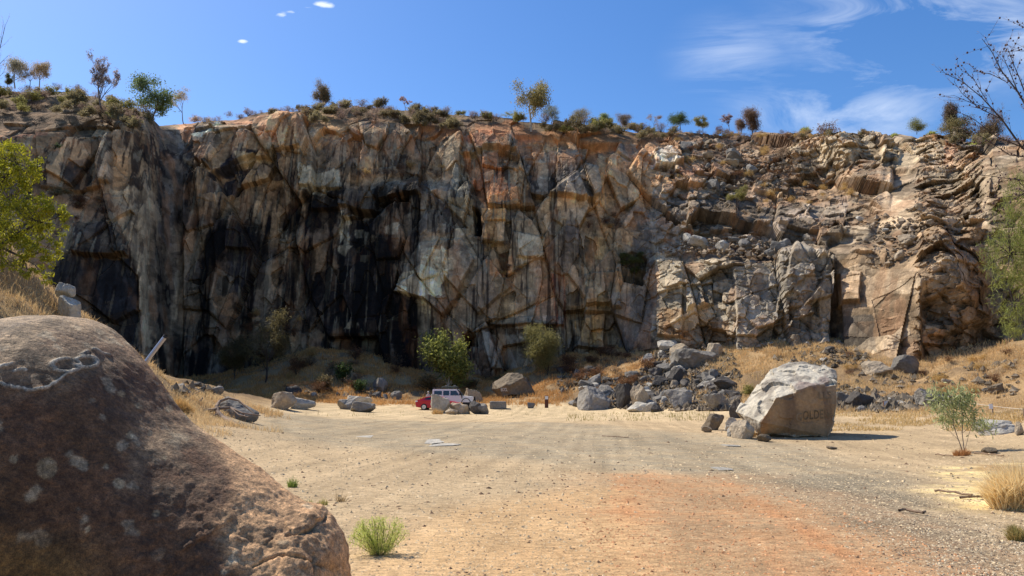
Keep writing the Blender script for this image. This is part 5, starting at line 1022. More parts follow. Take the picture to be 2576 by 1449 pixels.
LEDGE = [(905, 1130, 425, 452, 16, (7, 2, 5), 'on the grassy ledge high on the central cliff', (12, 26)), (1200, 1320, 610, 700, 12, (7, 2, 5), 'on the ochre ledges right of the central crack', (10, 24)), (1440, 1560, 540, 600, 10, (2, 7, 5), 'on the ledge below the yellow wall', (12, 26)), (620, 760, 800, 850, 10, (5, 7, 2), 'on the low ledge at the left of the cliff', (14, 28)), (150, 280, 490, 560, 12, (2, 7, 0), 'on the rubble ledge of the left buttress', (14, 30)), (1650, 2000, 340, 460, 34, (5, 7, 2, 5), 'on the dry slope under the right rim', (12, 26)), (1900, 2160, 470, 520, 12, (5, 5), 'along the slanting grassy ledge on the right cliff', (12, 24))]
for x0, x1, y0, y1, n, kinds_, where, (s0, s1) in LEDGE:
    for k in range(n):
        dx, dy = rng.uniform(x0, x1), rng.uniform(y0, y1); p = wallpt(dx, dy) + np.array([0, -.9, .1]); i = kinds_[int(rng.integers(0, len(kinds_)))]; s = rng.uniform(s0, s1) / F * p[1]
        shrub(i, p, s * rng.uniform(1, 1.5), s * rng.uniform(.6, 1), f'{SH[i][2]} shrub {where}', f'{SH[i][2]} shrubs {where}', rz=float(rng.uniform(0, 6.28)))
for dx, by, ty, w, i, lab in ((862, 962, 915, 46, 6, 'deep green bush high on the shaded talus'), (905, 988, 957, 36, 6, 'small deep green bush low on the shaded talus'), (828, 985, 944, 48, 1, 'dark olive bush left of the deep green ones'), (1886, 1000, 968, 34, 3, 'yellow green bush peeping out left of the giant boulder'), (1090, 985, 945, 60, 1, 'dark bush under the bright green tree'), (745, 945, 895, 34, 7, 'rust brown bush behind the thin twin stemmed tree'), (2088, 342, 306, 62, 7, 'round rusty bush right of the grass tree on the rim'), (1812, 336, 313, 24, 7, 'short rusty bush between the yellow green and purple trees'), (150, 385, 360, 30, 6, 'small green bush clinging to the upper left cliff')):
    p = wallpt(dx, by) + np.array([0, -.2, -.2]) if by < 500 else hit1(dx, by); shrub(i, p, w / F * p[1], (by - ty) / F * p[1] * 1.05, lab, name='bush')

flush_shrubs(270)
# grass trees on the rim: dark barrel of old leaves, fountain of needles
def grass_tree(dx, base, top, w, label, barrel=True, group=None):
    P = wallpt(dx, base) + np.array([0, .6, -.1]); H = (base - top) / F * P[1]; W = w / F * P[1]; r = np.random.default_rng(int(dx)); e = empty('grass_tree', label, 'grass tree', P, group)
    if barrel:
        V, Fc = ICO[3]; q = V * np.array([W * .42, W * .42, H * .30]); q[:, 2] += H * .28; q += (r.normal(size=q.shape) * W * .02); link('trunk', mesh_np('trunk', q, Fc), M['bark_dark'], e); z0 = H * .5
    else: z0 = H * .1
    n = 420; az = r.uniform(0, 6.283, n); el = np.arcsin(r.uniform(-.1, 1, n)); d = np.stack([np.cos(az) * np.cos(el), np.sin(az) * np.cos(el), np.sin(el)], -1); l = W * .5 * r.uniform(.8, 1.15, n)
    C = d * l[:, None] * .55; C[:, 2] += z0; c = (lin((104, 122, 62))[None] + r.random((n, 1)) * (lin((168, 160, 92)) - lin((104, 122, 62)))[None]); V, Fc, cc = leaves(C, d, l, W * .03, c, r); link('needles', mesh_np('needles', V, Fc, cc), M['leaf'], e)
grass_tree(2030, 343, 313, 34, 'grass tree with fat dark barrel trunk on the right rim')
for dx, t, w, lab in ((2255, 334, 22, 'small grass tree tuft left of the round yellowish tree'), (2176, 333, 22, 'small grass tree tuft on the rounded right ledge'), (2350, 330, 30, 'grass tree over a dark stump right of the round yellowish tree'), (2470, 318, 48, 'large yellow green grass tree near the pointed rim rock'), (1988, 322, 24, 'pale grass tree tuft left of the barrel trunk')):
    grass_tree(dx, skyl(dx) + (14 if dx == 2470 else 3), t, w, lab, barrel=(dx == 2350))

# ------------------------------------------------------------------ grass
def blades(name, P, h, w, cols, seed, lean=.5, kindv='stuff'):
    r = np.random.default_rng(seed); n = len(P); az = r.uniform(0, 6.283, n); ln = r.uniform(0, lean, n); d = np.stack([np.cos(az) * ln, np.sin(az) * ln, np.ones(n)], -1); d /= np.linalg.norm(d, axis=1, keepdims=True)
    az2 = r.uniform(-.9, .9, n); s = np.stack([np.cos(az2), np.sin(az2), 0 * az2], -1) * (w / 2)[:, None]; mid = P + d * (h * .55)[:, None]; tip = P + d * h[:, None] + np.stack([np.cos(az), np.sin(az), -.6 * np.ones(n)], -1) * (h * ln * .5)[:, None]
    V = np.stack([P - s, P + s, mid + s * .7, mid - s * .7, tip], 1).reshape(-1, 3); b = 5 * np.arange(n)[:, None]
    Fc = np.concatenate([b + np.array([[0, 1, 2]]), b + np.array([[0, 2, 3]]), b + np.array([[3, 2, 4]])]); o = link(name, mesh_np(name, V, Fc, np.repeat(cols, 5, axis=0)), M['grass'])
    if kindv: kind(o, kindv)
    return o
def dry_grass():
    r = np.random.default_rng(12); PP = []
    def scatter(x0, x1, y0, y1, n, thr):
        x = r.uniform(x0, x1, n); y = r.uniform(y0, y1, n); z = tz(x, y); q = np.stack([x, y, z], -1); dx, dy = proj(q)
        den = fbm(q * np.array([.5, .5, .1]), 3, 55); m = (z > .35 + (den - .5) * 1.2) & (den + r.uniform(-.12, .12, n) > thr) & (dx > -120) & (dx < 2700) & (dy > 560) & (dy < 1120); m &= ~((poly_sd(dx, dy, ZONES[0][0]) > 0) & (r.random(n) < .7)); return q[m]
    PP = [scatter(-34, -7, 14, 50, 150000, .34), scatter(9, 50, 24, 95, 170000, .49), scatter(-50, 36, 82, 112, 130000, .44)]
    P = np.concatenate(PP); Y = P[:, 1]; cl = fbm(P * .8, 3, 56)
    h = (.16 + .30 * r.random(len(P))) * (1 + .5 * (cl - .5) * 2) * np.clip(Y / 45, .9, 1.5); w = np.clip(Y * .0006, .012, .07) * r.uniform(.7, 1.4, len(P))
    c = lin((232, 208, 160))[None] + (cl[:, None] * .8 + r.random((len(P), 1)) * .3) * (lin((196, 162, 114)) - lin((232, 208, 160)))[None]; c = c * r.uniform(.75, 1.2, (len(P), 1)) * 1.05
    tb = (sstep(70, 84, P[:, 1]) * sstep(22, 8, P[:, 0]))[:, None]; c = c * (1 - tb) + c * np.array([.86, .68, .5]) * tb  # grass on the shaded talus tinted darker and browner, shade tone in its colour
    P[:, 2] -= .03; blades('dry_grass', P, h, w, c, 13, .9)
    # straw margin of the flat on the right
    q = np.stack([r.uniform(2080, 2580, 9000), r.uniform(1030, 1085, 9000)], -1); P = hit(q[:, 0], q[:, 1]); m = (fbm(P * .7, 3, 57) > .5) & (P[:, 1] > 30); P = P[m]
    c = lin((226, 196, 136))[None] * r.uniform(.6, 1.05, (len(P), 1)); blades('straw_grass', P, .08 + .18 * r.random(len(P)), .02 + .015 * r.random(len(P)), c, 14, .9)
    # thin green grass on the far edge of the gravel
    q = np.concatenate([np.stack([r.uniform(1425, 1800, 900), 1040 + 20 * r.random(900)], -1), np.stack([r.uniform(790, 1420, 200), 1034 + 14 * r.random(200)], -1)])
    P = hit(q[:, 0], q[:, 1]); P = P[fbm(P * 1.1, 2, 58) > .5]; c = (lin((150, 150, 84))[None] + r.random((len(P), 1)) * (lin((186, 164, 104)) - lin((150, 150, 84)))[None]) * .8
    blades('sparse_green_grass', P, .08 + .34 * r.random(len(P)) ** 2, .022 + .02 * r.random(len(P)), c, 15, .35)
dry_grass()
def tuft(dx, base, top, w, n, c1, c2, label, cat='grass tuft', name='grass_tuft', seed=0, bw=.008, lean=.9):
    P = hit1(dx, base); r = np.random.default_rng(seed); Y = P[1]; H = (base - top) / F * Y; W = w / F * Y
    rr = W * .5 * np.sqrt(r.random(n)); a = r.uniform(0, 6.283, n); x = P[0] + rr * np.cos(a) * .7; y = P[1] + rr * np.sin(a) * .5; q = np.stack([x, y, tz(x, y) - .01], -1)
    c = (lin(c1)[None] + r.random((n, 1)) * (lin(c2) - lin(c1))[None]) * r.uniform(.75, 1.15, (n, 1)); o = blades(name, q, H * r.uniform(.45, 1.05, n) * (1 - .35 * (rr / (W * .5))), bw * r.uniform(.7, 1.4, n), c, seed + 1, lean, None); tag(o, label, cat); return o
tuft(2562, 1280, 1130, 170, 5000, (252, 236, 190), (232, 200, 142), 'big pale yellow dry grass tussock at the right edge', seed=31, bw=.012)
tuft(2420, 1146, 1118, 60, 500, (206, 158, 104), (170, 116, 72), 'reddish dry grass around the foot of the sapling', seed=33, bw=.01)
tuft(2560, 1360, 1300, 60, 400, (150, 144, 84), (186, 160, 104), 'green tinged tussock at the right edge below the yellow one', seed=35)
tuft(2548, 1338, 1305, 22, 120, (150, 144, 84), (150, 124, 84), 'tiny green weed on the gravel near the right edge', seed=37)
tuft(736, 1226, 1186, 30, 160, (146, 162, 82), (128, 142, 70), 'green weed tuft behind the middle slope of the foreground boulder', seed=39)
tuft(778, 1272, 1242, 18, 60, (146, 162, 82), (150, 142, 90), 'tiny green weed left of the notch of the foreground boulder', seed=41)
tuft(812, 1270, 1244, 34, 90, (190, 172, 110), (150, 152, 84), 'yellowish weed at the notch of the foreground boulder', seed=43)
tuft(858, 1262, 1224, 34, 40, (166, 142, 104), (150, 130, 92), 'small dried weed on the gravel beside the foreground boulder', seed=45)
tuft(1880, 1098, 1062, 60, 300, (212, 176, 112), (180, 138, 84), 'dry straw between the tan rock and the giant boulder', seed=47, bw=.012)
tuft(1100, 1042, 1016, 40, 220, (220, 186, 124), (190, 150, 96), 'dry straw at the foot of the tall pale standing rock', seed=49, bw=.02)
tuft(690, 1002, 975, 60, 500, (226, 192, 128), (190, 152, 96), 'sunlit straw patch behind the rounded tan boulder', seed=51, bw=.04)
tuft(455, 1040, 985, 70, 1200, (224, 190, 128), (190, 150, 92), 'sunlit straw clump behind the shoulder of the foreground boulder', seed=53, bw=.02)
def green_bush():
    P = hit1(957, 1396); r = np.random.default_rng(61); e = empty('green_weed_bush', 'airy bright green weed bush on the gravel at bottom left of centre', 'bush', P); Y = P[1]; H = 82 / F * Y; W = 118 / F * Y; segs = []; T = []
    for s in range(34):
        az = r.uniform(0, 6.283); sp = r.uniform(.2, 1.1); p = np.array([math.cos(az), math.sin(az), 0]) * .03; d = unit(np.array([math.cos(az) * sp * W / H, math.sin(az) * sp * .7, 1.0]))
        for j in range(5):
            d = unit(d + r.normal(0, .16, 3) + np.array([0, 0, .05])); q = p + d * H * .21 * r.uniform(.8, 1.1); segs.append((tuple(p), tuple(q), .0035, .0025)); p = q; T += [q] * 3
    V, Fc = tubes(segs, 3); link('stems', mesh_np('stems', V, Fc), mat('green_stem', (.14, .15, .06)), e); T = np.repeat(np.array(T), 9, axis=0); C = T + r.normal(0, .022, T.shape); C[:, 2] = np.abs(C[:, 2])
    c = lin((134, 148, 72))[None] + r.random((len(C), 1)) * (lin((176, 176, 104)) - lin((134, 148, 72)))[None]; V, Fc, cc = leaves(C, r.normal(0, .5, C.shape) + np.array([0, 0, .8]), .04 * r.uniform(.6, 1.3, len(C)), .0055, c, r); link('foliage', mesh_np('foliage', V, Fc, cc), M['leaf'], e)
green_bush()
def sapling():
    P = hit1(2424, 1136); r = np.random.default_rng(63); e = empty('sapling', 'young gum sapling with drooping leaves growing from reddish straw', 'sapling', P); k = P[1] / F; segs = []; C = []
    def Q(dx, dy, o=0): return np.array([(dx - 2424) * k, o, (1136 - dy) * k])
    stems = [[(2422, 1136), (2412, 1100), (2404, 1068), (2410, 1030), (2400, 995)], [(2426, 1136), (2424, 1090), (2430, 1050), (2424, 1020), (2432, 985)], [(2426, 1136), (2440, 1090), (2452, 1060), (2448, 1030)], [(2416, 1110), (2390, 1080), (2380, 1055)], [(2408, 1060), (2380, 1040), (2355, 1028)], [(2426, 1090), (2452, 1072), (2480, 1066), (2494, 1078)], [(2410, 1030), (2370, 1005), (2362, 990)], [(2430, 1045), (2450, 1010), (2446, 1000)], [(2424, 1020), (2400, 1000)]]
    for si, st in enumerate(stems):
        o = r.uniform(-.25, .25); pts = [Q(x, y, o * i / len(st)) for i, (x, y) in enumerate(st)]
        for a, b in zip(pts[:-1], pts[1:]):
            segs.append((tuple(a), tuple(b), .016 if si < 2 else .008, .012 if si < 2 else .006))
            for t in np.linspace(0, 1, 9):
                q = a + (b - a) * t
                if q[2] > .55 * (1136 - 985) * k * .75: C += [q + r.normal(0, .12, 3) for _ in range(8)]
        C += [pts[-1] + r.normal(0, .15, 3) for _ in range(40)]
    C = np.array(C); V, Fc = tubes(segs, 5); link('trunk', mesh_np('trunk', V, Fc, smooth=True), M['bark_grey'], e); c = lin((112, 122, 84))[None] + r.random((len(C), 1)) * (lin((176, 178, 130)) - lin((112, 122, 84)))[None]
    V, Fc, cc = leaves(C, r.normal(0, .5, C.shape) + np.array([.2, 0, -.7]), .17 * r.uniform(.7, 1.3, len(C)), .042, c, r); link('crown', mesh_np('crown', V, Fc, cc), M['leaf'], e)
sapling()

# near trees at both edges of the view
def lobed(name, label, Y, P, lobes, stems, n, ln, wd, c1, c2, drop, bark, seed, cat='tree', strands=0):
    r = np.random.default_rng(seed); e = empty(name, label, cat, P); P = np.array(P, float); segs = []
    Wp = lambda dx, dy, o=0: at(dx, dy, Y + o) - P
    for st in stems:
        pts = [Wp(*q[:2], q[3] if len(q) > 3 else 0) for q in st]
        for (a, b, q0, q1) in zip(pts[:-1], pts[1:], st[:-1], st[1:]): segs.append((tuple(a), tuple(b), q0[2], q1[2]))
    k = Y / F; C = []; sh = []; nst = len(segs)
    tot = sum(l[2] * l[3] for l in lobes)
    for (cx, cy, rx, ry) in lobes:
        m = int(n * rx * ry / tot); nc = max(6, m // 34); u = r.normal(size=(nc, 3)); u /= np.linalg.norm(u, axis=1, keepdims=True); u *= r.uniform(.45, 1, (nc, 1)) ** .5
        cc = np.stack([cx + rx * u[:, 0], cy + ry * u[:, 2]], -1); ctr = at(cc[:, 0], cc[:, 1], Y) - P; ctr[:, 1] += u[:, 1] * rx * k; base = Wp(cx, cy)
        for q in ctr[::3]:
            ends = np.array([s_[1] for s_ in segs[:nst]]); e0 = ends[((ends - q) ** 2).sum(1).argmin()]; mid_ = (e0 + q) / 2 + r.normal(0, .08, 3); segs.append((tuple(e0), tuple(mid_), .016, .011)); segs.append((tuple(mid_), tuple(q), .011, .005))
        q = np.repeat(ctr, 34, axis=0); q = q + r.normal(0, 1, q.shape) * np.array([.9, .9, .75 if not strands else 1.3]) * min(rx, ry) * k * .17; C.append(q); sh.append(np.repeat(r.random((nc, 1)), 34, axis=0))
    C = np.concatenate(C); sh = np.concatenate(sh); V, Fc = tubes(segs, 6); link('trunk', mesh_np('trunk', V, Fc, smooth=True), M[bark], e)
    mx = np.clip(sh * .6 + r.random((len(C), 1)) * .4, 0, 1); c = (lin(c1)[None] * (1 - mx) + lin(c2)[None] * mx) * r.uniform(.7, 1.2, (len(C), 1)); V, Fc, cc = leaves(C, r.normal(0, .5, C.shape) + np.array([0, 0, -drop]), ln * r.uniform(.6, 1.3, len(C)), wd * r.uniform(.7, 1.3, len(C)), c, r)
    link('crown', mesh_np('crown', V, Fc, cc), M['leaf'], e); return e
_p = at(-60, 700, 27.5); _p[2] = tz(_p[0], _p[1])
lobed('leafy_tree', 'sunlit yellow green tree leaning in from the left edge over the grass bank', 27.5, _p, [(15, 400, 62, 48), (62, 425, 40, 60), (-10, 470, 75, 60), (20, 560, 80, 60), (90, 540, 46, 58), (135, 560, 36, 60), (118, 630, 40, 44), (95, 690, 36, 26), (20, 630, 60, 46), (-60, 420, 70, 90), (-70, 580, 80, 90)],
      [[(-60, 720, .13), (-40, 660, .11), (0, 620, .08), (40, 590, .06), (100, 560, .03)], [(-40, 660, .09), (-30, 560, .07), (0, 460, .05), (40, 410, .03)], [(0, 620, .05), (60, 650, .04), (110, 630, .02)], [(-60, 720, .08), (-70, 560, .06), (-60, 430, .03)]], 15000, .15, .05, (152, 146, 38), (90, 96, 30), .55, 'bark_dark', 71)
_p = at(2760, 800, 25); _p[2] = tz(_p[0], _p[1])
lobed('weeping_tree', 'green tree with fine hanging leaves at the right edge', 25, _p, [(2590, 470, 60, 50), (2560, 560, 60, 60), (2530, 640, 52, 70), (2550, 740, 56, 60), (2570, 810, 50, 36), (2600, 640, 60, 120), (2640, 520, 70, 110), (2660, 720, 80, 120), (2720, 600, 90, 160)],
      [[(2760, 960, .16), (2740, 800, .14), (2690, 660, .10), (2640, 560, .06), (2590, 480, .03)], [(2690, 660, .07), (2620, 640, .05), (2540, 640, .02)], [(2720, 740, .06), (2620, 760, .04), (2550, 760, .02)], [(2740, 800, .1), (2760, 600, .07), (2740, 480, .03)]], 24000, .20, .017, (136, 138, 72), (92, 100, 52), .7, 'bark_dark', 72, strands=1)
def branch_tree(name, label, Y, P, limbs, twig, seed, pods=True):
    r = np.random.default_rng(seed); P = np.array(P, float); e = empty(name, label, 'tree', P); segs = []; pods_ = []; need = []
    for limb in limbs:
        pts = [at(q[0], q[1], Y + (q[3] if len(q) > 3 else 0)) - P for q in limb]
        for (a, b, q0, q1) in zip(pts[:-1], pts[1:], limb[:-1], limb[1:]):
            segs.append((tuple(a), tuple(b), q0[2], q1[2])); d = unit(b - a); L = np.linalg.norm(b - a)
            if q1[2] > .03: continue
            for t in np.arange(r.uniform(0, .2), 1, twig / L):
                p = a + (b - a) * t; dd = unit(d + r.normal(0, .42, 3) * np.array([1, .8, 1])); l = r.uniform(.25, .7)
                for j in range(3):
                    dd = unit(dd + r.normal(0, .18, 3) + np.array([0, 0, .06])); q = p + dd * l / 3; segs.append((tuple(p), tuple(q), .005 - .001 * j, .004 - .001 * j)); p = q
                    if r.random() < .75: pods_.append(q + r.normal(0, .02, 3))
                    for _ in range(3): need.append((q, unit(dd + r.normal(0, .35, 3))))
    V, Fc = tubes(segs, 5); link('trunk', mesh_np('trunk', V, Fc, smooth=True), M['bark_dark'], e); Q = np.array(pods_); V0, F0 = ICO[2]; V0 = V0 * np.array([1, 1, 1.2])
    s = r.uniform(.012, .028, len(Q)); V = (V0[None] * s[:, None, None] + Q[:, None]).reshape(-1, 3); Fc = (F0[None] + len(V0) * np.arange(len(Q))[:, None, None]).reshape(-1, 3)
    if pods: kind(link('seed_pods', mesh_np('seed_pods', V, Fc), mat('seed_pod', (.075, .042, .045)), e), 'stuff')
    C = np.array([q + d * .07 for q, d in need]); ax = np.array([d for q, d in need]); c = lin((130, 112, 96))[None] * r.uniform(.7, 1.2, (len(C), 1)); V, Fc, cc = leaves(C, ax, .16, .005, c, r); link('needles', mesh_np('needles', V, Fc, cc), M['leaf'], e)
_p = at(2900, 900, 19); _p[2] = tz(_p[0], _p[1])
branch_tree('bare_branched_tree', 'dark bare branches with seed pods reaching in from the upper right', 19, _p, [
 [(2900, 1060, .14), (2860, 700, .12), (2760, 520, .10), (2640, 420, .05), (2570, 370, .028), (2520, 300, .02), (2470, 245, .014), (2420, 205, .009), (2388, 190, .005)],
 [(2640, 420, .04), (2600, 300, .028), (2560, 230, .02), (2520, 180, .014), (2495, 130, .01), (2470, 97, .006)], [(2560, 230, .014), (2540, 180, .01), (2520, 135, .005)], [(2600, 300, .022), (2570, 210, .014), (2545, 150, .008), (2535, 120, .004)],
 [(2520, 300, .014), (2460, 270, .01), (2420, 235, .007), (2400, 205, .004)], [(2500, 275, .012), (2450, 262, .008), (2400, 240, .004)], [(2570, 370, .02), (2510, 345, .012), (2450, 300, .008), (2420, 285, .004)], [(2480, 250, .01), (2450, 200, .007), (2430, 180, .004)],
 [(2530, 205, .01), (2490, 185, .007), (2450, 180, .004)], [(2620, 400, .02), (2540, 390, .012), (2470, 345, .008), (2440, 320, .004)], [(2700, 470, .02), (2560, 452, .01), (2470, 440, .007), (2390, 430, .004)], [(2700, 480, .02), (2580, 490, .01), (2480, 500, .005)], [(2760, 520, .03), (2680, 200, .02), (2600, 80, .012), (2560, 62, .006)], [(2680, 200, .014), (2600, 130, .008), (2560, 128, .004)]], .16, 81)
_p = at(-140, 700, 30); _p[2] = tz(_p[0], _p[1])
branch_tree('leafless_tree', 'thin leafless twigs poking in at the upper left edge', 30, _p, [[(-140, 640, .1), (-100, 400, .08), (-60, 250, .05), (-30, 160, .028), (0, 120, .015), (14, 62, .005)], [(-40, 190, .025), (-5, 165, .012), (20, 140, .004)], [(-60, 250, .025), (-15, 205, .012), (12, 180, .004)]], .22, 82, pods=False)
# ------------------------------------------------------------------ vehicles, person, signs and small things
def bmesh_obj(name, bm, m, parent=None, smooth=False):
    me = bpy.data.meshes.new(name); bm.normal_update(); bm.to_mesh(me); bm.free()
    for p in me.polygons: p.use_smooth = smooth
    return link(name, me, m, parent)
def box(bm, x0, x1, y0, y1, z0, z1, bev=0.0):
    b2 = bmesh.new(); bmesh.ops.create_cube(b2, size=1)
    for v in b2.verts: v.co = Vector((x0 + (v.co.x + .5) * (x1 - x0), y0 + (v.co.y + .5) * (y1 - y0), z0 + (v.co.z + .5) * (z1 - z0)))
    if bev: bmesh.ops.bevel(b2, geom=list(b2.edges), offset=bev, segments=2, affect='EDGES', profile=.6)
    tmp = bpy.data.meshes.new('t'); b2.to_mesh(tmp); b2.free(); bm.from_mesh(tmp); bpy.data.meshes.remove(tmp)
def extr(prof, y0, y1, bev=.04, pinch=None, segs=2):
    """closed side outline (x, z) swept across y; pinch(z) narrows the width with height"""
    bm = bmesh.new(); a = [bm.verts.new((x, y0, z)) for x, z in prof]; b = [bm.verts.new((x, y1, z)) for x, z in prof]
    n = len(prof); bm.faces.new(a[::-1]); bm.faces.new(b)
    for i in range(n): bm.faces.new((a[i], a[(i + 1) % n], b[(i + 1) % n], b[i]))
    yc = (y0 + y1) / 2
    if pinch:
        for v in bm.verts: v.co.y = yc + (v.co.y - yc) * pinch(v.co.z)
    bmesh.ops.recalc_face_normals(bm, faces=bm.faces)
    if bev: bmesh.ops.bevel(bm, geom=[e for e in bm.edges], offset=bev, segments=segs, affect='EDGES', profile=.6, clamp_overlap=True)
    return bm
def lathe_y(prof, n=28):
    """outline (radius, y) turned about the y axis"""
    bm = bmesh.new(); rings = [[bm.verts.new((r * math.cos(2 * math.pi * k / n), y, r * math.sin(2 * math.pi * k / n))) for k in range(n)] for r, y in prof]
    for p, q in zip(rings[:-1], rings[1:]):
        for k in range(n): bm.faces.new((p[k], p[(k + 1) % n], q[(k + 1) % n], q[k]))
    bm.faces.new(rings[0][::-1]); bm.faces.new(rings[-1]); bmesh.ops.recalc_face_normals(bm, faces=bm.faces); return bm
PR = mat('red_car_paint', (.50, .012, .02), rough=.25, spec=.6); PW = mat('white_car_paint', (.78, .77, .74), rough=.3, spec=.5); GLS = mat('dark_glass', (.012, .014, .018), rough=.06, spec=.8); TY = mat('tyre_rubber', (.02, .02, .02), rough=.8)
AL = mat('alloy', (.62, .62, .62), rough=.35, metallic=.7); BK = mat('black_plastic', (.02, .02, .022), rough=.6); LW = mat('lamp_clear', (.85, .84, .8), rough=.15, spec=.6); LR = mat('lamp_red', (.42, .02, .02), rough=.2, spec=.6)
def wheel(parent, x, y, r, w, spokes=10):
    s = -1 if y < 0 else 1
    t = bmesh_obj('wheel', lathe_y([(r * .62, y - w / 2), (r * .93, y - w / 2), (r, y - w * .3), (r, y + w * .3), (r * .93, y + w / 2), (r * .62, y + w / 2)]), TY, parent, True); t.location = (x, 0, r)
    bm = bmesh.new(); yo = y + s * w * .42
    for k in range(spokes):
        a = 2 * math.pi * k / spokes; b2 = bmesh.new(); box(b2, -r * .055, r * .055, yo - .015, yo + .015, r * .1, r * .6); bmesh.ops.rotate(b2, verts=b2.verts, matrix=Matrix.Rotation(a, 3, 'Y')); tm = bpy.data.meshes.new('t'); b2.to_mesh(tm); b2.free(); bm.from_mesh(tm); bpy.data.meshes.remove(tm)
    for pr in ([(r * .56, yo - .02), (r * .64, yo - .02), (r * .64, yo + .03), (r * .56, yo + .03)], [(.001, yo - .02), (r * .16, yo - .02), (r * .14, yo + .03), (.001, yo + .03)]):
        b2 = lathe_y(pr); tm = bpy.data.meshes.new('t'); b2.to_mesh(tm); b2.free(); bm.from_mesh(tm); bpy.data.meshes.remove(tm)
    bmesh_obj('rim', bm, AL, t); return t
def pane(bm, pts, y, side, th=.012):
    s = 1 if side > 0 else -1; a = [bm.verts.new((x, y + s * th, z)) for x, z in pts]; b = [bm.verts.new((x, y - s * th, z)) for x, z in pts]; n = len(pts)
    bm.faces.new(a); bm.faces.new(b[::-1])
    for i in range(n): bm.faces.new((a[i], b[i], b[(i + 1) % n], a[(i + 1) % n]))
    bmesh.ops.recalc_face_normals(bm, faces=bm.faces)
def red_car():
    P = hit1(1136, 1032); P = at(1104, 1031.5, P[1]); P[2] = tz(P[0], P[1])
    e = empty('red_car', 'red fastback car parked behind the tall pale standing rock', 'car', P); W = .9
    low = [(-2.25, .32), (-2.32, .55), (-2.34, .80), (-2.22, 1.02), (-2.05, 1.10), (-1.6, 1.12), (.75, .98), (1.55, .90), (2.1, .74), (2.26, .55), (2.28, .32), (1.80, .24), (-1.75, .24)]
    bmesh_obj('body', extr(low, -W, W, .05, lambda z: 1 - .07 * max(0, z - .7) / .4 - .05 * max(0, .5 - z)), PR, e, False)
    cab = [(-2.0, 1.06), (-1.25, 1.36), (-.55, 1.47), (.05, 1.45), (.55, 1.28), (1.05, .98)]
    bmesh_obj('roof', extr(cab, -W * .92, W * .92, .05, lambda z: 1 - .30 * max(0, z - 1.0)), PR, e, False)
    for s in (-1, 1):
        for pts in ([(-1.55, 1.09), (-1.1, 1.29), (-.62, 1.36), (-.60, 1.08)], [(-.54, 1.08), (-.55, 1.365), (-.02, 1.35), (.42, 1.20), (.66, 1.04)]):
            bm = bmesh.new(); pane(bm, pts, 0, s)
            for v in bm.verts: v.co.y += s * (W * .92 * (1 - .30 * max(0, v.co.z - 1.0)) + .006)
            bmesh_obj('side_window', bm, GLS, e)
        bm = bmesh.new(); box(bm, -2.36, -2.1, s * .80 - .08, s * .80 + .08, .86, .98, .02); bmesh_obj('tail_lamp', bm, LW, e)
        bm = bmesh.new(); box(bm, 1.98, 2.26, s * .66 - .16, s * .66 + .16, .62, .72, .02); bmesh_obj('headlight', bm, LW, e)
        bm = bmesh.new(); box(bm, .62, .78, s * 1.0 - .09, s * 1.0 + .09, .98, 1.10, .03); bmesh_obj('wing_mirror', bm, PR, e)
    for (a, b, n) in (((-1.96, 1.10), (-1.24, 1.375), 'rear_window'), ((.58, 1.29), (1.03, 1.02), 'windscreen')):
        bm = bmesh.new(); d = Vector((b[0] - a[0], 0, b[1] - a[1])).normalized(); nn = Vector((-d.z, 0, d.x)); nn = nn if nn.z > 0 else -nn
        vs = [bm.verts.new(Vector((x, y, z)) + nn * .012) for (x, z), y in ((a, -.70), (a, .70), (b, .64), (b, -.64))]; bm.faces.new(vs); bmesh_obj(n, bm, GLS, e)
    for x in (-1.42, 1.42):
        for y in (-.80, .80): wheel(e, x, y, .335, .22)
    bm = bmesh.new(); box(bm, 2.2, 2.32, -.55, .55, .36, .52, .02); bmesh_obj('grille', bm, BK, e)
    bm = bmesh.new(); box(bm, -2.38, -2.28, -.26, .26, .52, .64, .005); bmesh_obj('number_plate', bm, PW, e)
    cu = bpy.data.curves.new('t', 'FONT'); cu.body = 'FEE'; cu.size = .15; to = bpy.data.objects.new('t', cu); COL.objects.link(to); dg = bpy.context.evaluated_depsgraph_get(); dg.update(); tm = bpy.data.meshes.new_from_object(to.evaluated_get(dg)); bpy.data.objects.remove(to)
    tm.transform(Matrix.Translation((.72, -W - .012, .74)) @ Matrix.Rotation(math.pi / 2, 4, 'X')); link('door_lettering', tm, PW, e)
    e.rotation_euler = (0, 0, math.radians(-4)); return P
PC = red_car()
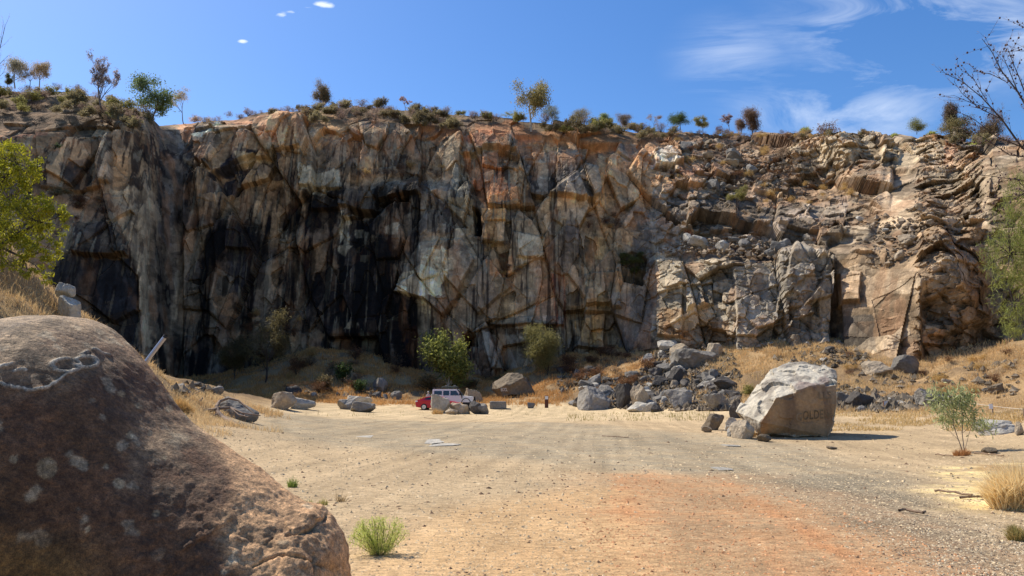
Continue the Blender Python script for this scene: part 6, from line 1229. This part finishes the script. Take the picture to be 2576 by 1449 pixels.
def off_roader():
    Y = PC[1] + 3.5; P = at(1142, 1026, Y); P[2] = tz(P[0], P[1])
    e = empty('off_roader', 'white off-roader with loaded roof rack and snorkel behind the red car', 'car', P); W = .88
    body = [(-2.3, .62), (-2.32, 1.22), (-2.28, 1.26), (1.05, 1.26), (1.15, 1.30), (2.1, 1.20), (2.16, 1.10), (2.16, .72), (1.9, .66), (1.85, .60), (-1.9, .60)]
    bmesh_obj('body', extr(body, -W, W, .035), PW, e)
    top = [(-2.29, 1.26), (-2.26, 1.96), (-2.2, 2.02), (.40, 2.02), (.50, 1.96), (.98, 1.30), (.98, 1.26)]
    bmesh_obj('cab', extr(top, -W * .98, W * .98, .035, lambda z: 1 - .12 * max(0, z - 1.3)), PW, e)
    wins = [[(-2.08, 1.40), (-2.08, 1.82), (-1.22, 1.82), (-1.22, 1.40)], [(-1.08, 1.34), (-1.08, 1.84), (-.42, 1.84), (-.42, 1.34)], [(-.30, 1.34), (-.30, 1.84), (.34, 1.84), (.68, 1.34)]]
    for s in (-1, 1):
        for pts in wins:
            bm = bmesh.new(); pane(bm, pts, 0, s)
            for v in bm.verts: v.co.y += s * (W * .98 * (1 - .12 * max(0, v.co.z - 1.3)) + .006)
            bmesh_obj('side_window', bm, GLS, e)
        bm = bmesh.new(); box(bm, 2.13, 2.22, s * .60 - .12, s * .60 + .12, .90, 1.12, .03); bmesh_obj('headlight', bm, LW, e)
        for x in (-1.35, 1.42):
            prof = [(x + .52 * math.cos(t), .55 + .50 * math.sin(t)) for t in np.linspace(-.1, math.pi + .1, 15)] + [(x + .44 * math.cos(t), .55 + .43 * math.sin(t)) for t in np.linspace(math.pi + .1, -.1, 15)]
            bmesh_obj('wheel_arch', extr(prof, s * W - .04, s * W + .07, 0), BK, e)
        V, Fc = tubes([((1.05, s * .98, 1.32), (1.05, s * .98, 1.58), .02, .02)], 6)
        bm = bmesh.new(); box(bm, .70, .84, s * 1.02 - .08, s * 1.02 + .08, 1.36, 1.60, .02); bmesh_obj('wing_mirror', bm, BK, e)
    bm = bmesh.new(); vs = [bm.verts.new(p) for p in ((.525, -.72, 1.92), (.525, .72, 1.92), (1.0, .78, 1.34), (1.0, -.78, 1.34))]; bm.faces.new(vs); bmesh_obj('windscreen', bm, mat('light_glass', (.25, .25, .22), rough=.08, spec=.7), e)
    for x in (-1.35, 1.42):
        for y in (-.74, .74): wheel(e, x, y, .41, .26, 8)
    V, Fc = tubes([((.98, -.93, 1.02), (.96, -.95, 1.34), .055, .05), ((.96, -.95, 1.34), (.48, -.90, 2.02), .05, .05), ((.48, -.90, 2.02), (.46, -.90, 2.2), .06, .06)], 8); link('snorkel', mesh_np('snorkel', V, Fc), BK, e)
    seg = []
    for y in (-.75, .75):
        seg.append(((-2.25, y, 2.18), (.45, y, 2.18), .022, .022))
        for x in np.linspace(-2.2, .4, 6): seg.append(((x, y, 2.0), (x, y, 2.18), .02, .02))
    for x in np.linspace(-2.25, .45, 8): seg.append(((x, -.75, 2.17), (x, .75, 2.17), .02, .02))
    V, Fc = tubes(seg, 6); rk = link('roof_rack', mesh_np('roof_rack', V, Fc), BK, e)
    bm = bmesh.new(); box(bm, 2.16, 2.34, -.86, .86, .62, .82, .03); box(bm, 2.2, 2.3, -.45, -.38, .8, 1.2); box(bm, 2.2, 2.3, .38, .45, .8, 1.2); box(bm, 2.2, 2.3, -.45, .45, 1.13, 1.2); bmesh_obj('bull_bar', bm, BK, e)
    bm = bmesh.new(); box(bm, 2.15, 2.18, -.42, .42, .86, 1.1); bmesh_obj('grille', bm, BK, e)
    e.rotation_euler = (0, 0, math.radians(-3))
    # load lashed to the rack
    o = bmesh.new(); box(o, -1.35, .38, -.25, .25, 2.2, 2.32, .04); b = bmesh_obj('recovery_board', o, mat('dull_green_plastic', (.10, .115, .09), rough=.7)); b.location = e.location; b.rotation_euler = e.rotation_euler; tag(b, 'long dull green board lying on the roof rack of the white off-roader', 'board')
    o = bmesh.new(); box(o, -1.0, -.72, -.35, .0, 2.32, 2.42, .05); box(o, -.1, .2, -.3, .05, 2.32, 2.43, .05); b2 = bmesh_obj('roll_bag', o, mat('grey_canvas', (.2, .2, .19))); b2.location = e.location; b2.rotation_euler = e.rotation_euler; tag(b2, 'two grey green bundles strapped on top of the roof rack board', 'bag')
off_roader()
def person():
    P = at(1077, 1020, PC[1] + 2.6); P[2] = tz(P[0], P[1]); me = bpy.data.meshes.new('person')
    J = dict(pel=(0, 0, .95, .13, .10), bel=(0, .0, 1.12, .13, .10), ch=(0, .01, 1.34, .155, .11), nk=(0, .0, 1.50, .055, .055), hd0=(.0, -.01, 1.58, .062, .072), hd1=(0, -.015, 1.68, .085, .095), hd2=(0, -.01, 1.78, .055, .06), sl=(-.17, .01, 1.42, .06, .06), el=(-.27, -.02, 1.15, .045, .045), wl=(-.20, -.18, .98, .032, .03), hl=(-.16, -.25, .95, .035, .02), sr=(.17, .01, 1.42, .06, .06), er=(.27, .02, 1.15, .045, .045), wr=(.26, -.08, .92, .032, .03), hr=(.26, -.12, .84, .035, .02), kl=(-.10, -.02, .50, .062, .062), al=(-.11, .02, .10, .045, .045), fl=(-.12, -.14, .04, .045, .035), kr=(.10, -.02, .50, .062, .062), ar=(.11, .02, .10, .045, .045), fr=(.12, -.14, .04, .045, .035), tl=(-.1, 0, .86, .09, .09), tr=(.1, 0, .86, .09, .09))
    K = list(J); E = [('pel', 'bel'), ('bel', 'ch'), ('ch', 'nk'), ('nk', 'hd0'), ('hd0', 'hd1'), ('hd1', 'hd2'), ('ch', 'sl'), ('sl', 'el'), ('el', 'wl'), ('wl', 'hl'), ('ch', 'sr'), ('sr', 'er'), ('er', 'wr'), ('wr', 'hr'), ('pel', 'tl'), ('tl', 'kl'), ('kl', 'al'), ('al', 'fl'), ('pel', 'tr'), ('tr', 'kr'), ('kr', 'ar'), ('ar', 'fr')]
    for hand, sx in (('hl', -1), ('hr', 1)):   # five fingers per hand
        hx, hy, hz = J[hand][:3]
        for i in range(5):
            a = f'{hand}{i}a'; b = f'{hand}{i}b'; o = (i - 1.5) * .018
            if i == 4: J[a] = (hx - sx * .03, hy - .02, hz, .010, .010); J[b] = (hx - sx * .05, hy - .045, hz - .02, .009, .009)
            else: J[a] = (hx + o, hy - .03, hz - .045, .009, .009); J[b] = (hx + o, hy - .015, hz - .08 - .01 * (i in (1, 2)), .008, .008)
            E += [(hand, a), (a, b)]
    K = list(J); me.from_pydata([J[k][:3] for k in K], [(K.index(a), K.index(b)) for a, b in E], [])
    skin = mat('sunlit_clothing', (.55, .50, .45), rough=.9); o = link('person', me, skin); o.location = [float(c) for c in P]; m = o.modifiers.new('skin', 'SKIN'); m.use_smooth_shade = True
    for i, k in enumerate(K): me.skin_vertices[0].data[i].radius = J[k][3:5]; me.skin_vertices[0].data[i].use_root = (k == 'pel')
    o.modifiers.new('sub', 'SUBSURF').levels = 2; o.modifiers['sub'].render_levels = 2; o.rotation_euler = (0, 0, .5)
    tag(o, 'person in pale clothes standing behind the boot of the red car', 'person')
    V, Fc = ICO[3]; q = V * np.array([.098, .105, .10]) + np.array([0, .004, 1.715]); q = q; q[:, 2] = np.maximum(q[:, 2], 1.69 - .5 * np.clip(q[:, 1], -.02, .1)); link('hair', mesh_np('hair', q, Fc, smooth=True), mat('pale_hat', (.6, .56, .5)), o)
    for nm, loc, rr, mm in (('eye', (-.03, -.105, 1.70), .011, BK), ('eye', (.03, -.105, 1.70), .011, BK), ('nose', (0, -.118, 1.665), .014, skin)):
        V, Fc = ICO[2]; link(nm, mesh_np(nm, V * rr + np.array(loc), Fc, smooth=True), mm, o)
person()
def bollard(dx, base, top, w, label, txt=None, sign_frac=.3):
    P = hit1(dx, base); k = P[1] / F; H = (base - top) * k; W = w * k; e = empty('bollard_sign', label, 'sign', P); bm = bmesh.new(); box(bm, -W / 2, W / 2, -.05, .05, -.1, H, .012); bmesh_obj('post', bm, mat('rust_brown_post', (.10, .035, .022), rough=.7), e)
    bm = bmesh.new(); box(bm, -W * .43, W * .43, -.062, -.045, H * (1 - sign_frac), H * .96); bmesh_obj('sign_plate', bm, mat('white_sign', (.75, .74, .72)), e)
    if txt:
        cu = bpy.data.curves.new('t', 'FONT'); cu.body = txt; cu.size = H * sign_frac * .45; cu.align_x = 'CENTER'; to = bpy.data.objects.new('t', cu); COL.objects.link(to); dg = bpy.context.evaluated_depsgraph_get(); dg.update(); tm = bpy.data.meshes.new_from_object(to.evaluated_get(dg)); bpy.data.objects.remove(to)
        tm.transform(Matrix.Translation((0, -.066, H * (1 - sign_frac * .7))) @ Matrix.Rotation(math.pi / 2, 4, 'X')); link('sign_lettering', tm, BK, e)
bollard(1375, 1026, 996, 9, 'rust brown bollard with white plate at the left end of the scree')
bollard(2230, 1032, 1009, 12, 'rust brown bollard with pale sign in straw right of the giant boulder', 'A', .5)
def misc():
    # white marker sign on a thin post, rope barrier
    P = hit1(2498, 1044); k = P[1] / F; e = empty('marker_sign', 'small white sign on a thin post on the right bank', 'sign', P); V, Fc = tubes([((0, 0, -.1), (0, 0, 28 * k), .03, .03)], 6); link('post', mesh_np('post', V, Fc), M['bark_grey'], e)
    bm = bmesh.new(); box(bm, -.19, .0, -.05, -.035, 15 * k, 27 * k); bmesh_obj('sign_plate', bm, mat('marker_white', (.8, .8, .8)), e)
    P0 = hit1(2328, 1028); e = empty('rope_barrier', 'low rope barrier on thin posts in front of the square grey boulder', 'barrier', P0); tops = []
    for i, (dx, b, t) in enumerate(((2330, 1026, 1005), (2400, 1028, 1006), (2576, 1052, 1030))):
        p = hit1(dx, b) - P0; h = (b - t) / F * (p[1] + P0[1]); tp = p + np.array([0, 0, h]); tops.append(tp); V, Fc = tubes([(tuple(p - np.array([0, 0, .1])), tuple(tp), .022, .022)], 5); link('post', mesh_np('post', V, Fc), M['bark_grey'], e)
    seg = []
    for a, b in zip(tops[:-1], tops[1:]):
        pts = [a + (b - a) * t - np.array([0, 0, .25 * t * (1 - t)]) for t in np.linspace(0, 1, 9)]; seg += [(tuple(p), tuple(q), .012, .012) for p, q in zip(pts[:-1], pts[1:])]
    V, Fc = tubes(seg, 5); link('rope', mesh_np('rope', V, Fc), mat('rope', (.55, .5, .42)), e)
    # stone block
    P = hit1(1253, 1028); k = P[1] / F; V, Fc = ICO[5]; q = np.sign(V) * np.abs(V) ** .18; q = q / np.abs(q).max(0) * np.array([20.5 * k, .7, 9.5 * k]); q[:, 2] += 8.5 * k; q += (fbm(q * 3, 4, 5)[:, None] - .5) * .1 * V
    o = link('stone_block', mesh_np('stone_block', q, Fc), M['rock_grey']); o.location = [float(c) for c in P]; tag(o, 'squared grey stone block standing on the gravel right of the cars', 'block')
    # white scribble on the brown boulder
    # leaning steel pole
    a = at(366, 912, 9.0); b = at(414, 849, 9.0); d = a - b; a2 = a + d * (a[2] - .05) / (b[2] - a[2]) * 1.0; z = tz(a2[0], a2[1]); V, Fc = tubes([(tuple(a2), tuple(b), .026, .026)], 14); V2, F2 = tubes([(tuple(b), tuple(b - unit(d) * .03), .029, .027)], 14)
    bm = bmesh.new(); me = mesh_np('steel_pole', V, Fc, smooth=True); o = link('steel_pole', me, mat('galvanised_steel', (.38, .38, .42), rough=.4, metallic=.6)); tag(o, 'leaning steel pole sticking up behind the foreground boulder', 'pole'); link('end_cap', mesh_np('end_cap', V2, F2), BK, o)
    # fallen branch
    P = hit1(560, 1060); r = np.random.default_rng(3); e = empty('fallen_branch', 'fallen dead branch lying beside the grey sloping rock', 'branch', P); Y0 = P[1]; seg = []
    for pts in ([(596, 1080, .075), (578, 1068, .07), (560, 1058, .065), (548, 1044, .06), (544, 1030, .05), (552, 1016, .04), (575, 1008, .03), (600, 1014, .025), (640, 1048, .012)], [(545, 1036, .05), (520, 1040, .045), (490, 1036, .04), (460, 1030, .03), (430, 1010, .02)], [(546, 1034, .04), (580, 1032, .03), (610, 1046, .02), (655, 1052, .012)], [(580, 1032, .02), (600, 1050, .015), (625, 1056, .01)], [(500, 1038, .03), (470, 1012, .022), (440, 992, .014)], [(470, 1042, .035), (500, 1018, .03), (508, 1008, .03)], [(455, 1026, .018), (480, 1000, .012), (505, 990, .006)], [(550, 1045, .02), (530, 1056, .014), (512, 1066, .008)], [(610, 1046, .014), (618, 1056, .01), (622, 1062, .006)]):
        q = [at(x, y, Y0 + (y - 1060) * -.03 + r.uniform(-.15, .15)) - P for x, y, _ in pts]
        for (a, b, p0, p1) in zip(q[:-1], q[1:], pts[:-1], pts[1:]):
            a = a.copy(); b = b.copy()
            a[2] += .12; b[2] += .12; seg.append((tuple(a), tuple(b), p0[2] * 1.9, p1[2] * 1.9))
    V, Fc = tubes(seg, 7); link('limbs', mesh_np('limbs', V, Fc, smooth=True), mat('dead_wood', (.22, .15, .105), noise=[((3, 3, 3), 4, .3, .7, .6, 1.3)]), e)
    tw = []
    for s in seg:
        for _ in range(2):
            p = np.array(s[0]) + (np.array(s[1]) - np.array(s[0])) * r.random(); d = unit(r.normal(size=3) + np.array([0, 0, .3])); tw.append((tuple(p), tuple(p + d * r.uniform(.2, .7)), .008, .003))
    V, Fc = tubes(tw, 4); link('twigs', mesh_np('twigs', V, Fc), M['bark_grey'], e)
    # single sticks and stones
    stick = mat('dry_stick', (.24, .16, .1))
    for i, (x0, y0, x1, y1, lab) in enumerate(((1515, 1100, 1583, 1103, 'thin dark stick lying on the gravel in the middle'), (2420, 1258, 2500, 1252, 'long stick on the straw left of the yellow tussock'), (2260, 1290, 2330, 1296, 'stick on the gravel left of the straw patch'), (2352, 1146, 2400, 1150, 'reddish bark strip left of the sapling'), (1066, 1052, 1100, 1056, 'short dark stick before the rocks by the cars'), (2455, 1142, 2530, 1150, 'reddish dead twigs right of the sapling'), (2350, 1240, 2440, 1250, 'bent twig crossing the straw patch'))):
        a = hit1(x0, y0); b = hit1(x1, y1); n = 6; pts = [a + (b - a) * t + np.array([0, r.uniform(-.08, .08), .03 + r.uniform(0, .03)]) for t in np.linspace(0, 1, n)]; V, Fc = tubes([(tuple(p), tuple(q), .022, .016) for p, q in zip(pts[:-1], pts[1:])], 6); o = link('stick', mesh_np('stick', V, Fc), stick); tag(o, lab, 'stick')
    for i, (x0, x1, y0, y1, m, lab) in enumerate(((1788, 1836, 1172, 1184, 'rock_pale', 'thin pale stone flush with the gravel at the edge of the orange soil'), (870, 930, 1098, 1108, 'rock_pale', 'flat pale rock sheet in the gravel left of centre'), (1066, 1120, 1104, 1118, 'rock_pale', 'flat pale rock sheet in the gravel in front of the cars'), (1070, 1160, 1116, 1124, 'rock_pale', 'long low pale rock streak in the gravel before the cars'), (2086, 2112, 1123, 1131, 'rock_brown', 'small brown stone at the tip of the giant boulder shadow'), (2480, 2512, 1126, 1142, 'rock_brown', 'brown stone in the dead twigs right of the sapling'), (1815, 1860, 1118, 1124, 'rock_pale', 'pale flat stone before the giant boulder'))):
        o = rock(x0, x1, y0, y1, 3 + i, m, lab, name='stone', cat='stone', sub=4, dep=1.2)
        if m == 'rock_pale':
            a = hit1((x0 + x1) / 2, y0); b = hit1((x0 + x1) / 2, y1); o.scale = (o.scale[0], float(a[1] - b[1]) / 2, .025); o.location = [float(c) for c in (a + b) / 2]; o.location.z += .004
misc()
def scribble():
    o = next(ob for ob in COL.objects if ob.get('label', '').startswith('big brown flat boulder')); bpy.context.view_layer.update(); mw = o.matrix_world; me = o.data; tree = BVHTree.FromPolygons([mw @ v.co for v in me.vertices], [list(p.vertices) for p in me.polygons])
    cu = bpy.data.curves.new('t', 'FONT'); cu.body = 'BIG.'; cu.size = 1; to = bpy.data.objects.new('t', cu); COL.objects.link(to); dg = bpy.context.evaluated_depsgraph_get(); dg.update(); tm = bpy.data.meshes.new_from_object(to.evaluated_get(dg)); bpy.data.objects.remove(to)
    b = bmesh.new(); b.from_mesh(tm); bmesh.ops.triangulate(b, faces=b.faces); Y = o.location.y; p0 = at(1260, 984, Y); s = 8 / F * Y / .72
    for v in b.verts:
        q = Vector((p0[0] + v.co.x * s * .9, Y - 8, p0[2] + v.co.y * s)); loc, n, i, d = tree.ray_cast(q, Vector((0, 1, 0))); v.co = (loc if loc else Vector((q.x, Y - 1, q.z))) - Vector((0, .03, 0))
    t2 = bpy.data.meshes.new('painted_lettering'); b.to_mesh(t2); b.free(); c = link('painted_lettering', t2, mat('white_scribble', (.75, .75, .72))); c.parent = o; c.matrix_parent_inverse = o.matrix_world.inverted()
scribble()
